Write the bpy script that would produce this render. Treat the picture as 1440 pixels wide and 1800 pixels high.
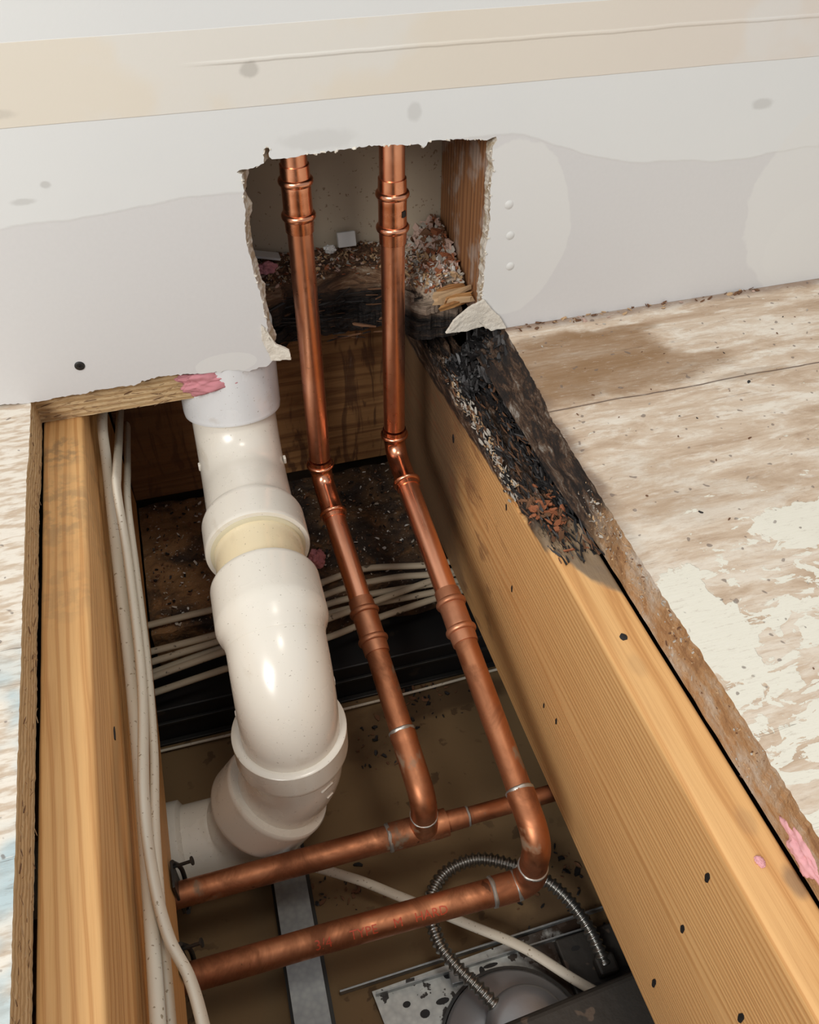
import bpy, bmesh, math, random
from mathutils import Vector, Matrix, noise as mnoise

# ------------------------------------------------------------------ camera, world, lights
scene = bpy.context.scene
for o in list(bpy.data.objects): bpy.data.objects.remove(o)
cam_d = bpy.data.cameras.new('camera'); cam = bpy.data.objects.new('camera', cam_d)
scene.collection.objects.link(cam); scene.camera = cam
cam_d.sensor_fit = 'HORIZONTAL'; cam_d.sensor_width = 36; cam_d.lens = 38.75
cam_d.clip_start = .01
R_ = Matrix(((.95988, .19112, -.20519), (-.28040, .66115, -.69589), (.00266, .72551, .68821)))
cam.matrix_world = Matrix.Translation((0, 0, .527)) @ R_.to_4x4()

world = bpy.data.worlds.new('world'); scene.world = world; world.use_nodes = True
bg = world.node_tree.nodes['Background']
bg.inputs[0].default_value = (.90, .93, 1.0, 1); bg.inputs[1].default_value = .42

def area(name, loc, aim, sx, sy, power, col):
    d = bpy.data.lights.new(name, 'AREA'); d.shape = 'RECTANGLE'; d.size = sx; d.size_y = sy
    d.energy = power; d.color = col
    o = bpy.data.objects.new(name, d); scene.collection.objects.link(o)
    o.location = loc
    o.rotation_euler = (Vector(aim) - Vector(loc)).to_track_quat('-Z', 'Y').to_euler()
    return o
area('window_light', (-1.35, -1.15, 1.60), (.1, .4, 0), 1.0, 1.1, 45, (1, .97, .93))
area('overhead_area_light', (.35, -.1, 2.1), (.15, .35, -.2), .35, .35, 7, (1, .93, .82))  # small warm area light from above, aimed into the floor opening
scene.view_settings.view_transform = 'Standard'; scene.view_settings.look = 'None'
scene.view_settings.gamma = 1; scene.view_settings.exposure = 0.17

rng = random.Random(7)
C = scene.collection

# ------------------------------------------------------------------ material helpers
class G:
    def __init__(s, name):
        s.m = bpy.data.materials.new(name); s.m.use_nodes = True
        s.t = s.m.node_tree; s.n = s.t.nodes; s.l = s.t.links
        s.b = s.n['Principled BSDF']
        s.pos = s.n.new('ShaderNodeNewGeometry').outputs['Position']
    def put(s, inp, v):
        if isinstance(v, bpy.types.NodeSocket): s.l.new(v, inp)
        elif isinstance(v, (tuple, list)):
            inp.default_value = tuple(v) + (1,) if len(v) == 3 and len(inp.default_value) == 4 else v
        else: inp.default_value = v
    def map(s, sc=(1, 1, 1), loc=(0, 0, 0), rot=(0, 0, 0), v=None):
        k = s.n.new('ShaderNodeMapping'); s.put(k.inputs[0], v or s.pos)
        k.inputs['Scale'].default_value = sc; k.inputs['Location'].default_value = loc
        k.inputs['Rotation'].default_value = rot
        return k.outputs[0]
    def noise(s, sc=5, v=None, det=4, rough=.55, dist=0, col=False):
        k = s.n.new('ShaderNodeTexNoise'); s.put(k.inputs['Vector'], v or s.pos)
        k.inputs['Scale'].default_value = sc; k.inputs['Detail'].default_value = det
        k.inputs['Roughness'].default_value = rough; k.inputs['Distortion'].default_value = dist
        return k.outputs[1 if col else 0]
    def voro(s, sc=5, v=None, feat='F1', rnd=1):
        k = s.n.new('ShaderNodeTexVoronoi'); s.put(k.inputs['Vector'], v or s.pos); k.feature = feat
        k.inputs['Scale'].default_value = sc; k.inputs['Randomness'].default_value = rnd
        return k.outputs[0]
    def mth(s, op, a, b=0., c=None, clamp=False):
        k = s.n.new('ShaderNodeMath'); k.operation = op; k.use_clamp = clamp
        s.put(k.inputs[0], a); s.put(k.inputs[1], b)
        if c is not None: s.put(k.inputs[2], c)
        return k.outputs[0]
    def xyz(s, v=None):
        k = s.n.new('ShaderNodeSeparateXYZ'); s.put(k.inputs[0], v or s.pos); return k.outputs
    def comb(s, x, y, z):
        k = s.n.new('ShaderNodeCombineXYZ'); s.put(k.inputs[0], x); s.put(k.inputs[1], y); s.put(k.inputs[2], z); return k.outputs[0]
    def step(s, v, lo, hi):
        k = s.n.new('ShaderNodeMapRange'); k.interpolation_type = 'SMOOTHSTEP'
        s.put(k.inputs[0], v); s.put(k.inputs[1], lo); s.put(k.inputs[2], hi)
        k.inputs[3].default_value = 0; k.inputs[4].default_value = 1
        return k.outputs[0]
    def ramp(s, f, stops, const=False):
        k = s.n.new('ShaderNodeValToRGB'); s.put(k.inputs[0], f); r = k.color_ramp
        if const: r.interpolation = 'CONSTANT'
        while len(r.elements) < len(stops): r.elements.new(.5)
        for e, (p, c) in zip(r.elements, stops):
            e.position = p; e.color = (*c, 1) if not isinstance(c, (int, float)) else (c, c, c, 1)
        return k.outputs[0]
    def mix(s, f, a, b, mode='MIX'):
        k = s.n.new('ShaderNodeMix'); k.data_type = 'RGBA'; k.blend_type = mode
        s.put(k.inputs[0], f); s.put(k.inputs[6], a); s.put(k.inputs[7], b)
        return k.outputs[2]
    def blob(s, cx, cy, rx, ry, axes=(0, 1), nz=0, nsc=20, edge=.15):
        """soft disc mask around (cx,cy) in the plane of two axes, edge roughened by noise"""
        q = s.xyz()
        a = s.mth('DIVIDE', s.mth('SUBTRACT', q[axes[0]], cx), rx)
        b = s.mth('DIVIDE', s.mth('SUBTRACT', q[axes[1]], cy), ry)
        d = s.mth('SQRT', s.mth('ADD', s.mth('MULTIPLY', a, a), s.mth('MULTIPLY', b, b)))
        if nz: d = s.mth('ADD', d, s.mth('MULTIPLY', s.mth('SUBTRACT', s.noise(nsc, det=5), .5), nz))
        return s.mth('SUBTRACT', 1., s.step(d, 1 - edge, 1 + edge))
    def fin(s, col, rough=.7, metal=0., h=None, bs=.3, bd=.002, spec=None, coat=None):
        s.put(s.b.inputs['Base Color'], col); s.put(s.b.inputs['Roughness'], rough); s.put(s.b.inputs['Metallic'], metal)
        if spec is not None: s.b.inputs['Specular IOR Level'].default_value = spec
        if coat: s.b.inputs['Coat Weight'].default_value = coat; s.b.inputs['Coat Roughness'].default_value = .15
        if h is not None:
            k = s.n.new('ShaderNodeBump'); s.put(k.inputs['Height'], h)
            k.inputs['Strength'].default_value = bs; k.inputs['Distance'].default_value = bd
            s.l.new(k.outputs[0], s.b.inputs['Normal'])
        return s.m

def plain(name, col, rough=.6, metal=0., sp=0, spc=(.05, .04, .03), bsc=200, bs=.1):
    g = G(name); c = g.mix(g.mth('MULTIPLY', g.noise(18), .45), col, tuple(x * .72 for x in col))
    if sp: c = g.mix(g.mth('MULTIPLY', g.step(g.noise(sp, det=2), .66, .7), .8), c, spc)
    return g.fin(c, rough, metal, g.noise(bsc), bs, .001)

def grain(g, light, mid, dark, axis='Y', freq=60, off=(0, 0, 0), tilt=.03, warp=.004, fine=True):
    """long-grain timber: growth rings about a tilted axis plus fine fibres"""
    sc = {'Y': (1, .06, 1), 'X': (.06, 1, 1), 'Z': (1, 1, .06)}[axis]
    st = g.map(sc)
    w = g.n.new('ShaderNodeVectorMath'); w.operation = 'MULTIPLY_ADD'
    g.l.new(g.noise(14, st, det=3, col=True), w.inputs[0]); w.inputs[1].default_value = (warp * 6,) * 3; g.l.new(st, w.inputs[2])
    rot = {'Y': (tilt, 0, tilt * .6), 'X': (0, tilt, tilt), 'Z': (tilt, tilt, 0)}[axis]
    v = g.map((1, 1, 1), off, rot, w.outputs[0])
    k = g.n.new('ShaderNodeTexWave'); k.wave_type = 'RINGS'; k.rings_direction = axis
    k.inputs['Scale'].default_value = freq; k.inputs['Distortion'].default_value = 1.2
    k.inputs['Detail'].default_value = 3; k.inputs['Detail Scale'].default_value = 1.2; k.inputs['Detail Roughness'].default_value = .6
    g.l.new(v, k.inputs['Vector'])
    f = {'Y': (260, 6, 260), 'X': (6, 260, 260), 'Z': (260, 260, 6)}[axis]
    fib = g.noise(1, g.map(f), det=3, rough=.7)
    c = g.ramp(k.outputs['Fac'], [(0, light), (.55, light), (.86, mid), (.97, tuple(.55 * a_ + .45 * b_ for a_, b_ in zip(mid, dark))), (1, mid)])
    c = g.mix(g.mth('MULTIPLY', g.step(fib, .45, .75), .42), c, dark)
    c = g.mix(g.mth('MULTIPLY', g.noise(5), .35), c, mid, 'MULTIPLY') if fine else c
    return c, g.mth('ADD', fib, g.mth('MULTIPLY', k.outputs['Fac'], .4))

def rot_col(g, sc=60):
    a = g.noise(sc * 1.5, g.map((1, .28, 1.3)), det=8, rough=.75, dist=.45)
    c = g.ramp(a, [(.3, (.006, .005, .005)), (.47, (.022, .014, .010)), (.54, (.085, .045, .024)), (.60, (.15, .115, .085)), (.68, (.42, .39, .35))])
    return c, a

# ---- structure materials
def m_gypsum():
    g = G('painted_drywall_paper'); q = g.xyz(); x, z = q[0], q[2]
    nz = g.mth('MULTIPLY', g.mth('SUBTRACT', g.noise(9, det=4), .5), .02)
    z2 = g.mth('ADD', z, nz)
    paper = g.mix(g.mth('MULTIPLY', g.noise(260, det=2), .35), (.66, .655, .645), (.58, .575, .565))
    # mud / primer boundary
    bl = g.mth('MULTIPLY_ADD', g.mth('SINE', g.mth('MULTIPLY', x, 7.)), .006, .207)
    bnd = g.mix(g.step(x, .16, .25), (.0, .0, .0), (1., 1., 1.))
    br = g.mth('SUBTRACT', .235, g.mth('MULTIPLY', g.step(x, .29, .46), .046))
    bb = g.n.new('ShaderNodeMix'); bb.data_type = 'FLOAT'; g.l.new(g.step(x, .16, .25), bb.inputs[0]); g.l.new(bl, bb.inputs[2]); g.l.new(br, bb.inputs[3])
    up = g.step(g.mth('SUBTRACT', z2, bb.outputs[0]), -.0012, .0016)
    white = g.mix(g.noise(6), (.73, .74, .72), (.68, .69, .68))
    c = g.mix(up, paper, white)
    mud = (.71, .71, .685)
    for cx, cz, rx, rz in ((.318, .140, .058, .088), (.70, .13, .125, .115), (.665, .085, .055, .050), (-.03, .30, .05, .02), (.032, .045, .03, .012), (-.2, .33, .1, .1)):
        c = g.mix(g.mth('MULTIPLY', g.blob(cx, cz, rx, rz, (0, 2), .35, 14, .015), .85), c, mud)
    # paper joint tape
    zz = g.mth('ADD', z, g.mth('MULTIPLY', g.mth('SUBTRACT', g.noise(4), .5), .003))
    t = g.mth('ADD', zz, g.mth('MULTIPLY', x, .0075))
    band = g.mth('MULTIPLY', g.step(t, .2788, .2795), g.mth('SUBTRACT', 1., g.step(t, .3368, .3374)))
    tape = g.mix(g.noise(7), (.74, .69, .59), (.70, .64, .54))
    tape = g.mix(g.step(x, .1, .8), tape, (.68, .62, .56))
    c = g.mix(g.mth('MULTIPLY', band, g.mth('SUBTRACT', 1., g.mth('MULTIPLY', g.step(g.noise(6, det=4), .52, .60), .45))), c, tape)
    # scuffs
    for cx, cz, rx, rz, a in ((.087, .3058, .007, .006, .35), (.137, .2475, .03, .008, .12), (-.084, .235, .004, .003, .3), (-.104, .2234, .010, .003, .25), (.22, .262, .006, .008, .2), (.56, .237, .010, .005, .25), (-.12, .29, .03, .004, .2)):
        c = g.mix(g.mth('MULTIPLY', g.blob(cx, cz, rx, rz, (0, 2), 1.2, 60, .3), a), c, (.22, .20, .17))
    h = g.mth('ADD', g.mth('MULTIPLY', band, .5), g.mth('ADD', g.mth('MULTIPLY', g.noise(340, det=2), .10), g.mth('MULTIPLY', up, .35)))
    # long crease in the tape
    cr = g.mth('ABSOLUTE', g.mth('SUBTRACT', g.mth('ADD', t, g.mth('MULTIPLY', g.noise(12), .004)), .3155))
    cr = g.mth('MULTIPLY', g.mth('SUBTRACT', 1., g.step(cr, .0004, .0022)), g.step(x, .03, .08))
    h = g.mth('ADD', h, g.mth('MULTIPLY', cr, .8))
    return g.fin(c, .62, 0, h, .55, .0012)
M = {}
M['gyp'] = m_gypsum()
g = G('gypsum_core'); M['core'] = g.fin(g.mix(g.step(g.noise(90, det=4), .45, .6), (.66, .61, .52), (.42, .33, .22)), .95, 0, g.noise(300, det=5), .8, .002)
g = G('torn_gypsum_paper'); M['torn'] = g.fin(g.mix(g.noise(60), (.78, .74, .66), (.62, .56, .45)), .9, 0, g.noise(220, det=5), .8, .002)

def m_floor():
    g = G('worn_plywood_floor'); q = g.xyz(); x, y, z = q[0], q[1], q[2]
    gr = g.noise(1, g.map((26, 420, 30)), det=6, rough=.72, dist=.3)
    gr2 = g.noise(1, g.map((9, 34, 20), (3, 1, 0)), det=6, rough=.68, dist=.7)
    c = g.ramp(gr2, [(.32, (.44, .31, .205)), (.48, (.60, .47, .345)), (.62, (.70, .60, .48))])
    c = g.mix(g.mth('MULTIPLY', g.step(gr, .52, .72), .38), c, (.36, .24, .17))
    # chalky white residue, most of it towards the wall
    wh = g.step(g.mth('ADD', g.mth('MULTIPLY', gr2, .5), g.mth('MULTIPLY', g.noise(1, g.map((30, 90, 1), (7, 7, 7)), det=8, rough=.75, dist=.3), .65)), .55, .70)
    c = g.mix(g.mth('MULTIPLY', wh, g.mth('MULTIPLY_ADD', g.step(y, .30, .6), .32, .4)), c, (.82, .77, .67))
    # brown water stains next to the wall
    for cx, cy, rx, ry, a in ((.375, .665, .085, .042, .75), (.40, .625, .105, .03, .7), (.345, .70, .04, .012, .6), (.43, .698, .045, .009, .7), (.33, .61, .04, .018, .5), (.52, .592, .045, .008, .4), (.35, .47, .05, .04, .15), (.40, .44, .08, .02, .15)):
        mk = g.blob(cx, cy, rx, ry, (0, 1), .95, 28, .22)
        c = g.mix(g.mth('MULTIPLY', g.mth('MULTIPLY', mk, a), g.mth('MULTIPLY_ADD', gr, 1., .5)), c, (.27, .155, .07))
    # flaked off-white paint islands
    pv = g.map((1, 1.9, 1), (0, 0, 0), (0, 0, -.12))
    pn = g.mth('ADD', g.mth('MULTIPLY', g.noise(34, pv, det=5, rough=.62, dist=.7), 1.), g.mth('MULTIPLY', g.noise(60, pv, det=2), .12))
    reg = g.mth('SUBTRACT', 1., g.step(g.mth('SUBTRACT', y, g.mth('MULTIPLY', x, .35)), .12, .42))
    th = g.mth('SUBTRACT', .78, g.mth('MULTIPLY', reg, .245))
    pm = g.step(g.mth('SUBTRACT', pn, th), 0., .006)
    rx = g.step(x, .28, .30)
    pm = g.mth('MULTIPLY', pm, rx)
    big = g.blob(.318, .325, .026, .060, (0, 1), 1.5, 34, .02)
    big2 = g.blob(.45, .395, .050, .022, (0, 1), 1.5, 36, .02)
    pm = g.mth('MAXIMUM', pm, g.mth('MULTIPLY', g.mth('MAXIMUM', big, big2), rx))
    c = g.mix(pm, c, g.mix(g.noise(12), (.82, .79, .68), (.72, .69, .58)))
    # left hand sheet: white wash with blue paint smears
    lm = g.mth('SUBTRACT', 1., g.step(x, -.14, -.13))
    lw = g.mix(g.step(g.noise(1, g.map((40, 160, 1)), det=4), .42, .62), (.80, .74, .64), (.58, .46, .34))
    blu = g.mth('MULTIPLY', g.step(g.noise(14, det=3), .44, .6), g.mth('SUBTRACT', 1., g.step(y, .40, .47)))
    lw = g.mix(g.mth('MULTIPLY', blu, .75), lw, (.36, .52, .58))
    c = g.mix(lm, c, lw)
    # panel seam and small cracks
    sy = g.mth('ADD', y, g.mth('ADD', g.mth('MULTIPLY', g.mth('SUBTRACT', g.noise(9), .5), .010), g.mth('MULTIPLY', x, -.012)))
    seam = g.mth('MULTIPLY', g.mth('SUBTRACT', 1., g.step(g.mth('ABSOLUTE', g.mth('SUBTRACT', sy, .585)), .0004, .0013)), rx)
    ck = g.noise(1, g.map((7, 150, 1), (9, 4, 0)), det=2, dist=.3)
    cks = g.mth('MULTIPLY', g.mth('SUBTRACT', 1., g.step(g.mth('ABSOLUTE', g.mth('SUBTRACT', ck, .36)), .001, .008)), g.step(g.noise(7), .5, .6))
    c = g.mix(g.mth('MAXIMUM', g.mth('MULTIPLY', seam, .85), g.mth('MULTIPLY', cks, .5)), c, (.10, .06, .04))
    # darker line where the wall paper ends and darkened rotten rim
    c = g.mix(g.mth('MULTIPLY', g.mth('MULTIPLY', g.step(g.mth('ADD', y, g.mth('MULTIPLY', g.noise(30), .02)), .728, .742), .65), rx), c, (.20, .13, .10))
    ed = g.mth('MULTIPLY', g.mth('SUBTRACT', 1., g.step(g.mth('ADD', x, g.mth('MULTIPLY', g.noise(30), -.025)), .289, .306)), g.mth('MULTIPLY', rx, g.step(y, .36, .5)))
    c = g.mix(g.mth('MULTIPLY', ed, .8), c, (.16, .10, .065))
    # specks
    c = g.mix(g.mth('MULTIPLY', g.step(g.noise(110, det=1), .70, .74), .7), c, (.16, .12, .10))
    fine = g.noise(1, g.map((70, 300, 1), (3, 9, 1)), det=5, rough=.8)
    c = g.mix(g.mth('MULTIPLY', g.step(fine, .54, .68), .28), c, (.30, .20, .14))
    c = g.mix(g.mth('MULTIPLY', g.mth('SUBTRACT', 1., g.step(fine, .30, .44)), .35), c, (.82, .79, .72))
    h = g.mth('ADD', g.mth('MULTIPLY', gr, .7), g.mth('MULTIPLY', pm, .9))
    h = g.mth('SUBTRACT', h, g.mth('MULTIPLY', g.mth('MAXIMUM', seam, cks), 2.))
    return g.fin(c, .8, 0, h, .45, .0008)
M['floor'] = m_floor()

def m_flooredge():
    g = G('cut_plywood_edge'); q = g.xyz(); x, y, z = q[0], q[1], q[2]
    zn = g.mth('ADD', z, g.mth('MULTIPLY', g.noise(30, g.map((1, .3, 1))), .003))
    st = g.mth('SINE', g.mth('MULTIPLY', zn, 1100.))
    fib = g.noise(1, g.map((40, 60, 500)), det=4, rough=.7)
    c = g.mix(g.step(st, -.3, .3), (.50, .33, .16), (.68, .50, .28))
    c = g.mix(g.mth('MULTIPLY', g.step(fib, .5, .7), .4), c, (.28, .16, .07))
    r = g.step(x, .2, .21)
    # right edge: dusty brown, then rotten black towards the wall
    dusty = g.ramp(g.noise(38, g.map((1, .5, 1)), det=6, rough=.7), [(.3, (.24, .11, .045)), (.45, (.45, .25, .11)), (.55, (.50, .36, .24)), (.7, (.66, .60, .52))])
    rc, ra = rot_col(g, 60)
    rm = g.step(g.mth('ADD', y, g.mth('MULTIPLY', g.mth('SUBTRACT', g.noise(16, det=5), .5), .22)), .40, .50)
    cr = g.mix(rm, dusty, rc)
    c = g.mix(r, c, cr)
    return g.fin(c, .85, 0, g.mth('ADD', g.mth('MULTIPLY', fib, .5), g.mth('MULTIPLY', g.noise(120, det=6, rough=.7), g.mth('MULTIPLY_ADD', r, 1., .15))), .9, .003)
M['flooredge'] = m_flooredge()

def m_joist(name, right):
    g = G(name); q = g.xyz(); x, y, z = q[0], q[1], q[2]
    off = (-.30, 0, .11) if right else (.17, 0, .06)
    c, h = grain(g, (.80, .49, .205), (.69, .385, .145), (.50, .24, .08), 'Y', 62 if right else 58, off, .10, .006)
    if right:
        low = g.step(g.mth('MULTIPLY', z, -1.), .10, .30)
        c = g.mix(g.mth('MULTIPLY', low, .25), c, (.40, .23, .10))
        nn = g.mth('MULTIPLY', g.mth('SUBTRACT', g.noise(13, g.map((1, .6, 1)), det=5), .5), .16)
        # dark water stain at the wall end
        stn = g.step(g.mth('ADD', y, nn), .61, .73)
        c = g.mix(g.mth('MULTIPLY', stn, .86), c, (.085, .05, .03))
        st2 = g.mth('MULTIPLY', g.step(g.noise(1, g.map((30, 22, 60)), det=4), .56, .66), g.step(y, .5, .62))
        c = g.mix(g.mth('MULTIPLY', st2, .5), c, (.20, .08, .035))
        # rot on the upper edge
        rc, ra = rot_col(g, 70)
        d = g.mth('ADD', z, g.mth('MULTIPLY', g.mth('SUBTRACT', y, .44), .26))
        d = g.mth('ADD', d, g.mth('MULTIPLY', g.mth('SUBTRACT', g.noise(30, det=5), .5), .018))
        dtop = g.step(d, .026, .030)
        tone = g.step(g.mth('ADD', y, g.mth('MULTIPLY', nn, .8)), .47, .52)
        grey = g.mix(g.noise(60, det=5), (.34, .23, .12), (.17, .13, .10))
        yb = g.step(g.mth('ADD', y, g.mth('ADD', g.mth('MULTIPLY', nn, .5), g.mth('MULTIPLY', g.mth('SUBTRACT', x, .275), 1.6))), .425, .435)
        inner = g.step(g.mth('ADD', x, g.mth('MULTIPLY', g.mth('SUBTRACT', g.noise(40, det=5), .5), .004)), .2590, .2600)
        upr = g.step(g.mth('ADD', z, g.mth('ADD', g.mth('MULTIPLY', g.mth('SUBTRACT', y, .43), .13), g.mth('MULTIPLY', g.mth('SUBTRACT', g.noise(40, det=5), .5), .012))), -.006, -.002)
        top = g.mth('MULTIPLY', g.mth('MULTIPLY', g.mth('MAXIMUM', inner, upr), yb), g.step(z, -.060, -.055))
        c = g.mix(top, c, g.mix(tone, grey, rc))
        h = g.mth('ADD', h, g.mth('MULTIPLY', g.mth('MULTIPLY', top, ra), 3.))
        for cx, cy, a in ((.290, .157, .6), (.283, .20, .2), (.272, .33, .15)):
            c = g.mix(g.mth('MULTIPLY', g.blob(cx, cy, .006, .010, (0, 1), .8, 60, .4), a), c, (.16, .11, .08))
    else:
        for cy, rr, a in ((.62, .05, .35), (.70, .02, .5), (.52, .03, .2)):
            c = g.mix(g.mth('MULTIPLY', g.mth('MULTIPLY', g.blob(-.133, cy, .022, rr, (0, 1), 1.1, 50, .4), a), g.step(g.noise(90), .4, .6)), c, (.20, .15, .09))
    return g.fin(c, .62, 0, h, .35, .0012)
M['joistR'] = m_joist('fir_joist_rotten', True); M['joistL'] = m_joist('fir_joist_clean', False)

g = G('stained_stud'); c, h = grain(g, (.42, .20, .08), (.32, .14, .055), (.16, .065, .025), 'Z', 40, (-.2, -.6, 0))
c = g.mix(g.mth('MULTIPLY', g.step(g.noise(22, det=5), .5, .62), .55), c, (.50, .42, .36)); M['stud'] = g.fin(c, .75, 0, h, .5)
g = G('stained_blocking'); c, h = grain(g, (.46, .25, .10), (.34, .17, .065), (.17, .075, .03), 'X', 46, (0, -.8, .16), .06, .007)
q = g.xyz()
w = g.noise(1, g.map((55, 1, 9), (0, 0, 0)), det=5, dist=1.5)
c = g.mix(g.mth('MULTIPLY', g.step(w, .52, .62), .7), c, (.085, .035, .018))
c = g.mix(g.mth('MULTIPLY', g.mth('MULTIPLY', g.step(w, .66, .70), g.step(q[2], -.2, -.05)), .45), c, (.50, .42, .34))
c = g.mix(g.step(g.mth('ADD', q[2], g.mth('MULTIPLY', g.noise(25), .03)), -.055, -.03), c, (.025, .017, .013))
c = g.mix(g.mth('MULTIPLY', g.step(g.mth('SUBTRACT', .06, q[0]), .0, .12), .7), c, (.13, .065, .03))
M['rim'] = g.fin(c, .7, 0, g.mth('ADD', h, w), .5, .002)
g = G('dirty_top_plate'); a = g.noise(16, det=6, rough=.65, dist=.8); q = g.xyz()
c = g.ramp(a, [(.3, (.012, .008, .006)), (.45, (.04, .024, .015)), (.56, (.10, .055, .025)), (.68, (.26, .13, .05))])
c = g.mix(g.mth('MULTIPLY', g.mth('MULTIPLY', g.step(g.mth('SUBTRACT', .05, q[0]), 0., .06), g.step(g.noise(14, det=5), .40, .52)), .85), c, (.30, .16, .065))
c = g.mix(g.mth('MULTIPLY', g.step(g.noise(300, det=1), .68, .72), .7), c, (.4, .35, .3)); M['plate'] = g.fin(c, .75, 0, g.mth('ADD', a, g.noise(130, det=6)), .9, .004)
g = G('rotten_sole_plate'); a = g.noise(44, g.map((.5, 1, 1.4)), det=7, rough=.7, dist=1.2); q = g.xyz()
c = g.ramp(a, [(.32, (.02, .011, .007)), (.46, (.085, .042, .02)), (.55, (.19, .10, .05)), (.66, (.36, .26, .17)), (.75, (.55, .48, .38))])
fr = g.mth('SUBTRACT', 1., g.step(g.mth('ADD', q[2], g.mth('MULTIPLY', a, .02)), .058, .072))
c = g.mix(g.mth('MULTIPLY', fr, .88), c, (.010, .009, .008))
ri = g.mth('MULTIPLY', g.step(q[0], .225, .25), g.step(q[2], .035, .055)); c = g.mix(g.mth('MULTIPLY', ri, g.step(a, .38, .5)), c, (.55, .43, .32))
M['sole'] = g.fin(c, .85, 0, a, 1., .006)
g = G('blackened_wood'); a = g.noise(1, g.map((50, 90, 500)), det=6, rough=.7, dist=.6); c = g.ramp(a, [(.35, (.006, .005, .005)), (.52, (.016, .012, .010)), (.62, (.06, .035, .02)), (.74, (.17, .14, .11))]); q = g.xyz(); c = g.mix(g.mth('MULTIPLY', g.mth('MULTIPLY', g.step(q[0], .21, .24), g.step(g.mth('ADD', q[2], g.mth('MULTIPLY', g.noise(40), .02)), .036, .046)), .8), c, g.mix(g.noise(80, det=5), (.56, .46, .36), (.22, .13, .08)))
M['soleblk'] = g.fin(c, .6, 0, a, .9, .003)
M['rear'] = plain('back_of_drywall', (.50, .42, .31), .85, sp=220, spc=(.22, .15, .09))
g = G('stained_ceiling_board'); a = g.noise(5, det=5); sp = g.mth('MULTIPLY', g.step(g.noise(46, det=3), .62, .66), g.step(g.noise(7), .42, .6))
c = g.mix(a, (.40, .27, .13), (.30, .19, .09)); c = g.mix(g.mth('MULTIPLY', sp, .85), c, (.05, .028, .015))
for cx, cy, r1, r2, aa in ((.27, .37, .05, .035, .5), (.17, .33, .06, .02, .35), (.13, .58, .05, .03, .55), (.22, .62, .09, .02, .85), (.26, .30, .05, .05, .8), (.0, .40, .08, .02, .3)):
    c = g.mix(g.mth('MULTIPLY', g.blob(cx, cy, r1, r2, (0, 1), 1.2, 24, .3), aa), c, (.05, .026, .012))
c = g.mix(.62, c, (.10, .058, .022)); M['ceil'] = g.fin(c, .8, 0, g.noise(150), .2, .001)
M['outer'] = plain('unseen_closure_dark', (.20, .14, .09), .9)  # dark surface of the unseen closure pieces

# ---- copper, plastic, steel
def m_copper(name, c1, c2, rough, old=0.):
    g = G(name)
    a = g.noise(14, g.map((1, .5, 1)), det=4, dist=.6)
    c = g.mix(g.step(a, .35, .65), c1, c2)
    st = g.noise(1, g.map((160, 12, 160)), det=2)
    r = g.mth('MULTIPLY_ADD', st, .22, rough)
    m = 1.
    if old:
        b = g.noise(26, g.map((1, .6, 1), (5, 2, 1)), det=5, rough=.65, dist=.8)
        br = g.step(b, .38, .72)
        c = g.mix(g.mth('MULTIPLY', br, old), c, (.17, .06, .025))
        gn = g.mth('MULTIPLY', g.step(g.noise(30, g.map((1, .5, 1), (2, 7, 3)), det=5), .60, .68), old)
        c = g.mix(g.mth('MULTIPLY', gn, .75), c, (.14, .17, .13))
        r = g.mth('ADD', r, g.mth('MULTIPLY', g.mth('ADD', br, gn), .18))
        m = g.mth('SUBTRACT', 1., g.mth('MULTIPLY', g.mth('MAXIMUM', g.mth('MULTIPLY', br, .35), gn), .75))
    blk = g.mth('MULTIPLY', g.step(g.noise(75, g.map((1, .4, 1), (1, 1, 8)), det=3), .70, .74), .6 if old else .25)
    c = g.mix(blk, c, (.03, .015, .01))
    return g.fin(c, r, m, g.noise(60), .05, .001)
M['cu'] = m_copper('bright_copper', (.90, .45, .29), (.80, .36, .21), .20)
M['cufit'] = m_copper('press_fitting_copper', (.88, .42, .26), (.74, .32, .18), .14)
M['cuold'] = m_copper('aged_copper', (.56, .245, .125), (.42, .165, .08), .34, .85)
M['cudirty'] = m_copper('dull_press_copper', (.66, .31, .18), (.44, .19, .10), .34, .5)
M['solder'] = plain('solder', (.42, .41, .38), .45, .8, bsc=90, bs=.6)
M['red'] = plain('red_print', (.55, .075, .03), .5, .2)
M['black_ink'] = plain('black_ink', (.01, .01, .01), .5)
def m_pvc(name, col, col2):
    g = G(name); c = g.mix(g.noise(9), col, col2)
    c = g.mix(g.mth('MULTIPLY', g.step(g.noise(420, det=1), .72, .76), .5), c, (.22, .17, .12))
    c = g.mix(g.mth('MULTIPLY', g.step(g.noise(34, g.map((1, .4, 1)), det=5), .60, .72), .22), c, (.45, .36, .24))
    return g.fin(c, g.mth('MULTIPLY_ADD', g.noise(20), .2, .16), 0, g.noise(60), .04, .001, coat=.3)
M['pvc'] = m_pvc('white_plastic', (.80, .765, .68), (.75, .71, .62))
M['pvcblue'] = m_pvc('cool_white_plastic', (.78, .80, .81), (.74, .76, .77))
M['pvcprimer'] = m_pvc('yellowed_plastic', (.82, .72, .50), (.76, .62, .38))
M['pvclip'] = plain('plastic_lip_glue', (.66, .60, .42), .4)
M['cable'] = plain('off_white_cable_jacket', (.74, .68, .56), .5, sp=300, spc=(.25, .18, .1))
M['cabledirty'] = plain('grimy_cable_jacket', (.44, .38, .28), .6, sp=90, spc=(.05, .035, .02))
g = G('galvanized_steel'); v = g.voro(190); M['galv'] = g.fin(g.mix(v, (.40, .42, .42), (.30, .32, .33)), .45, .75, g.noise(90), .1)
g = G('speckled_galvanized_steel'); sp = g.step(g.noise(58, det=3, rough=.6), .585, .61)
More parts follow.
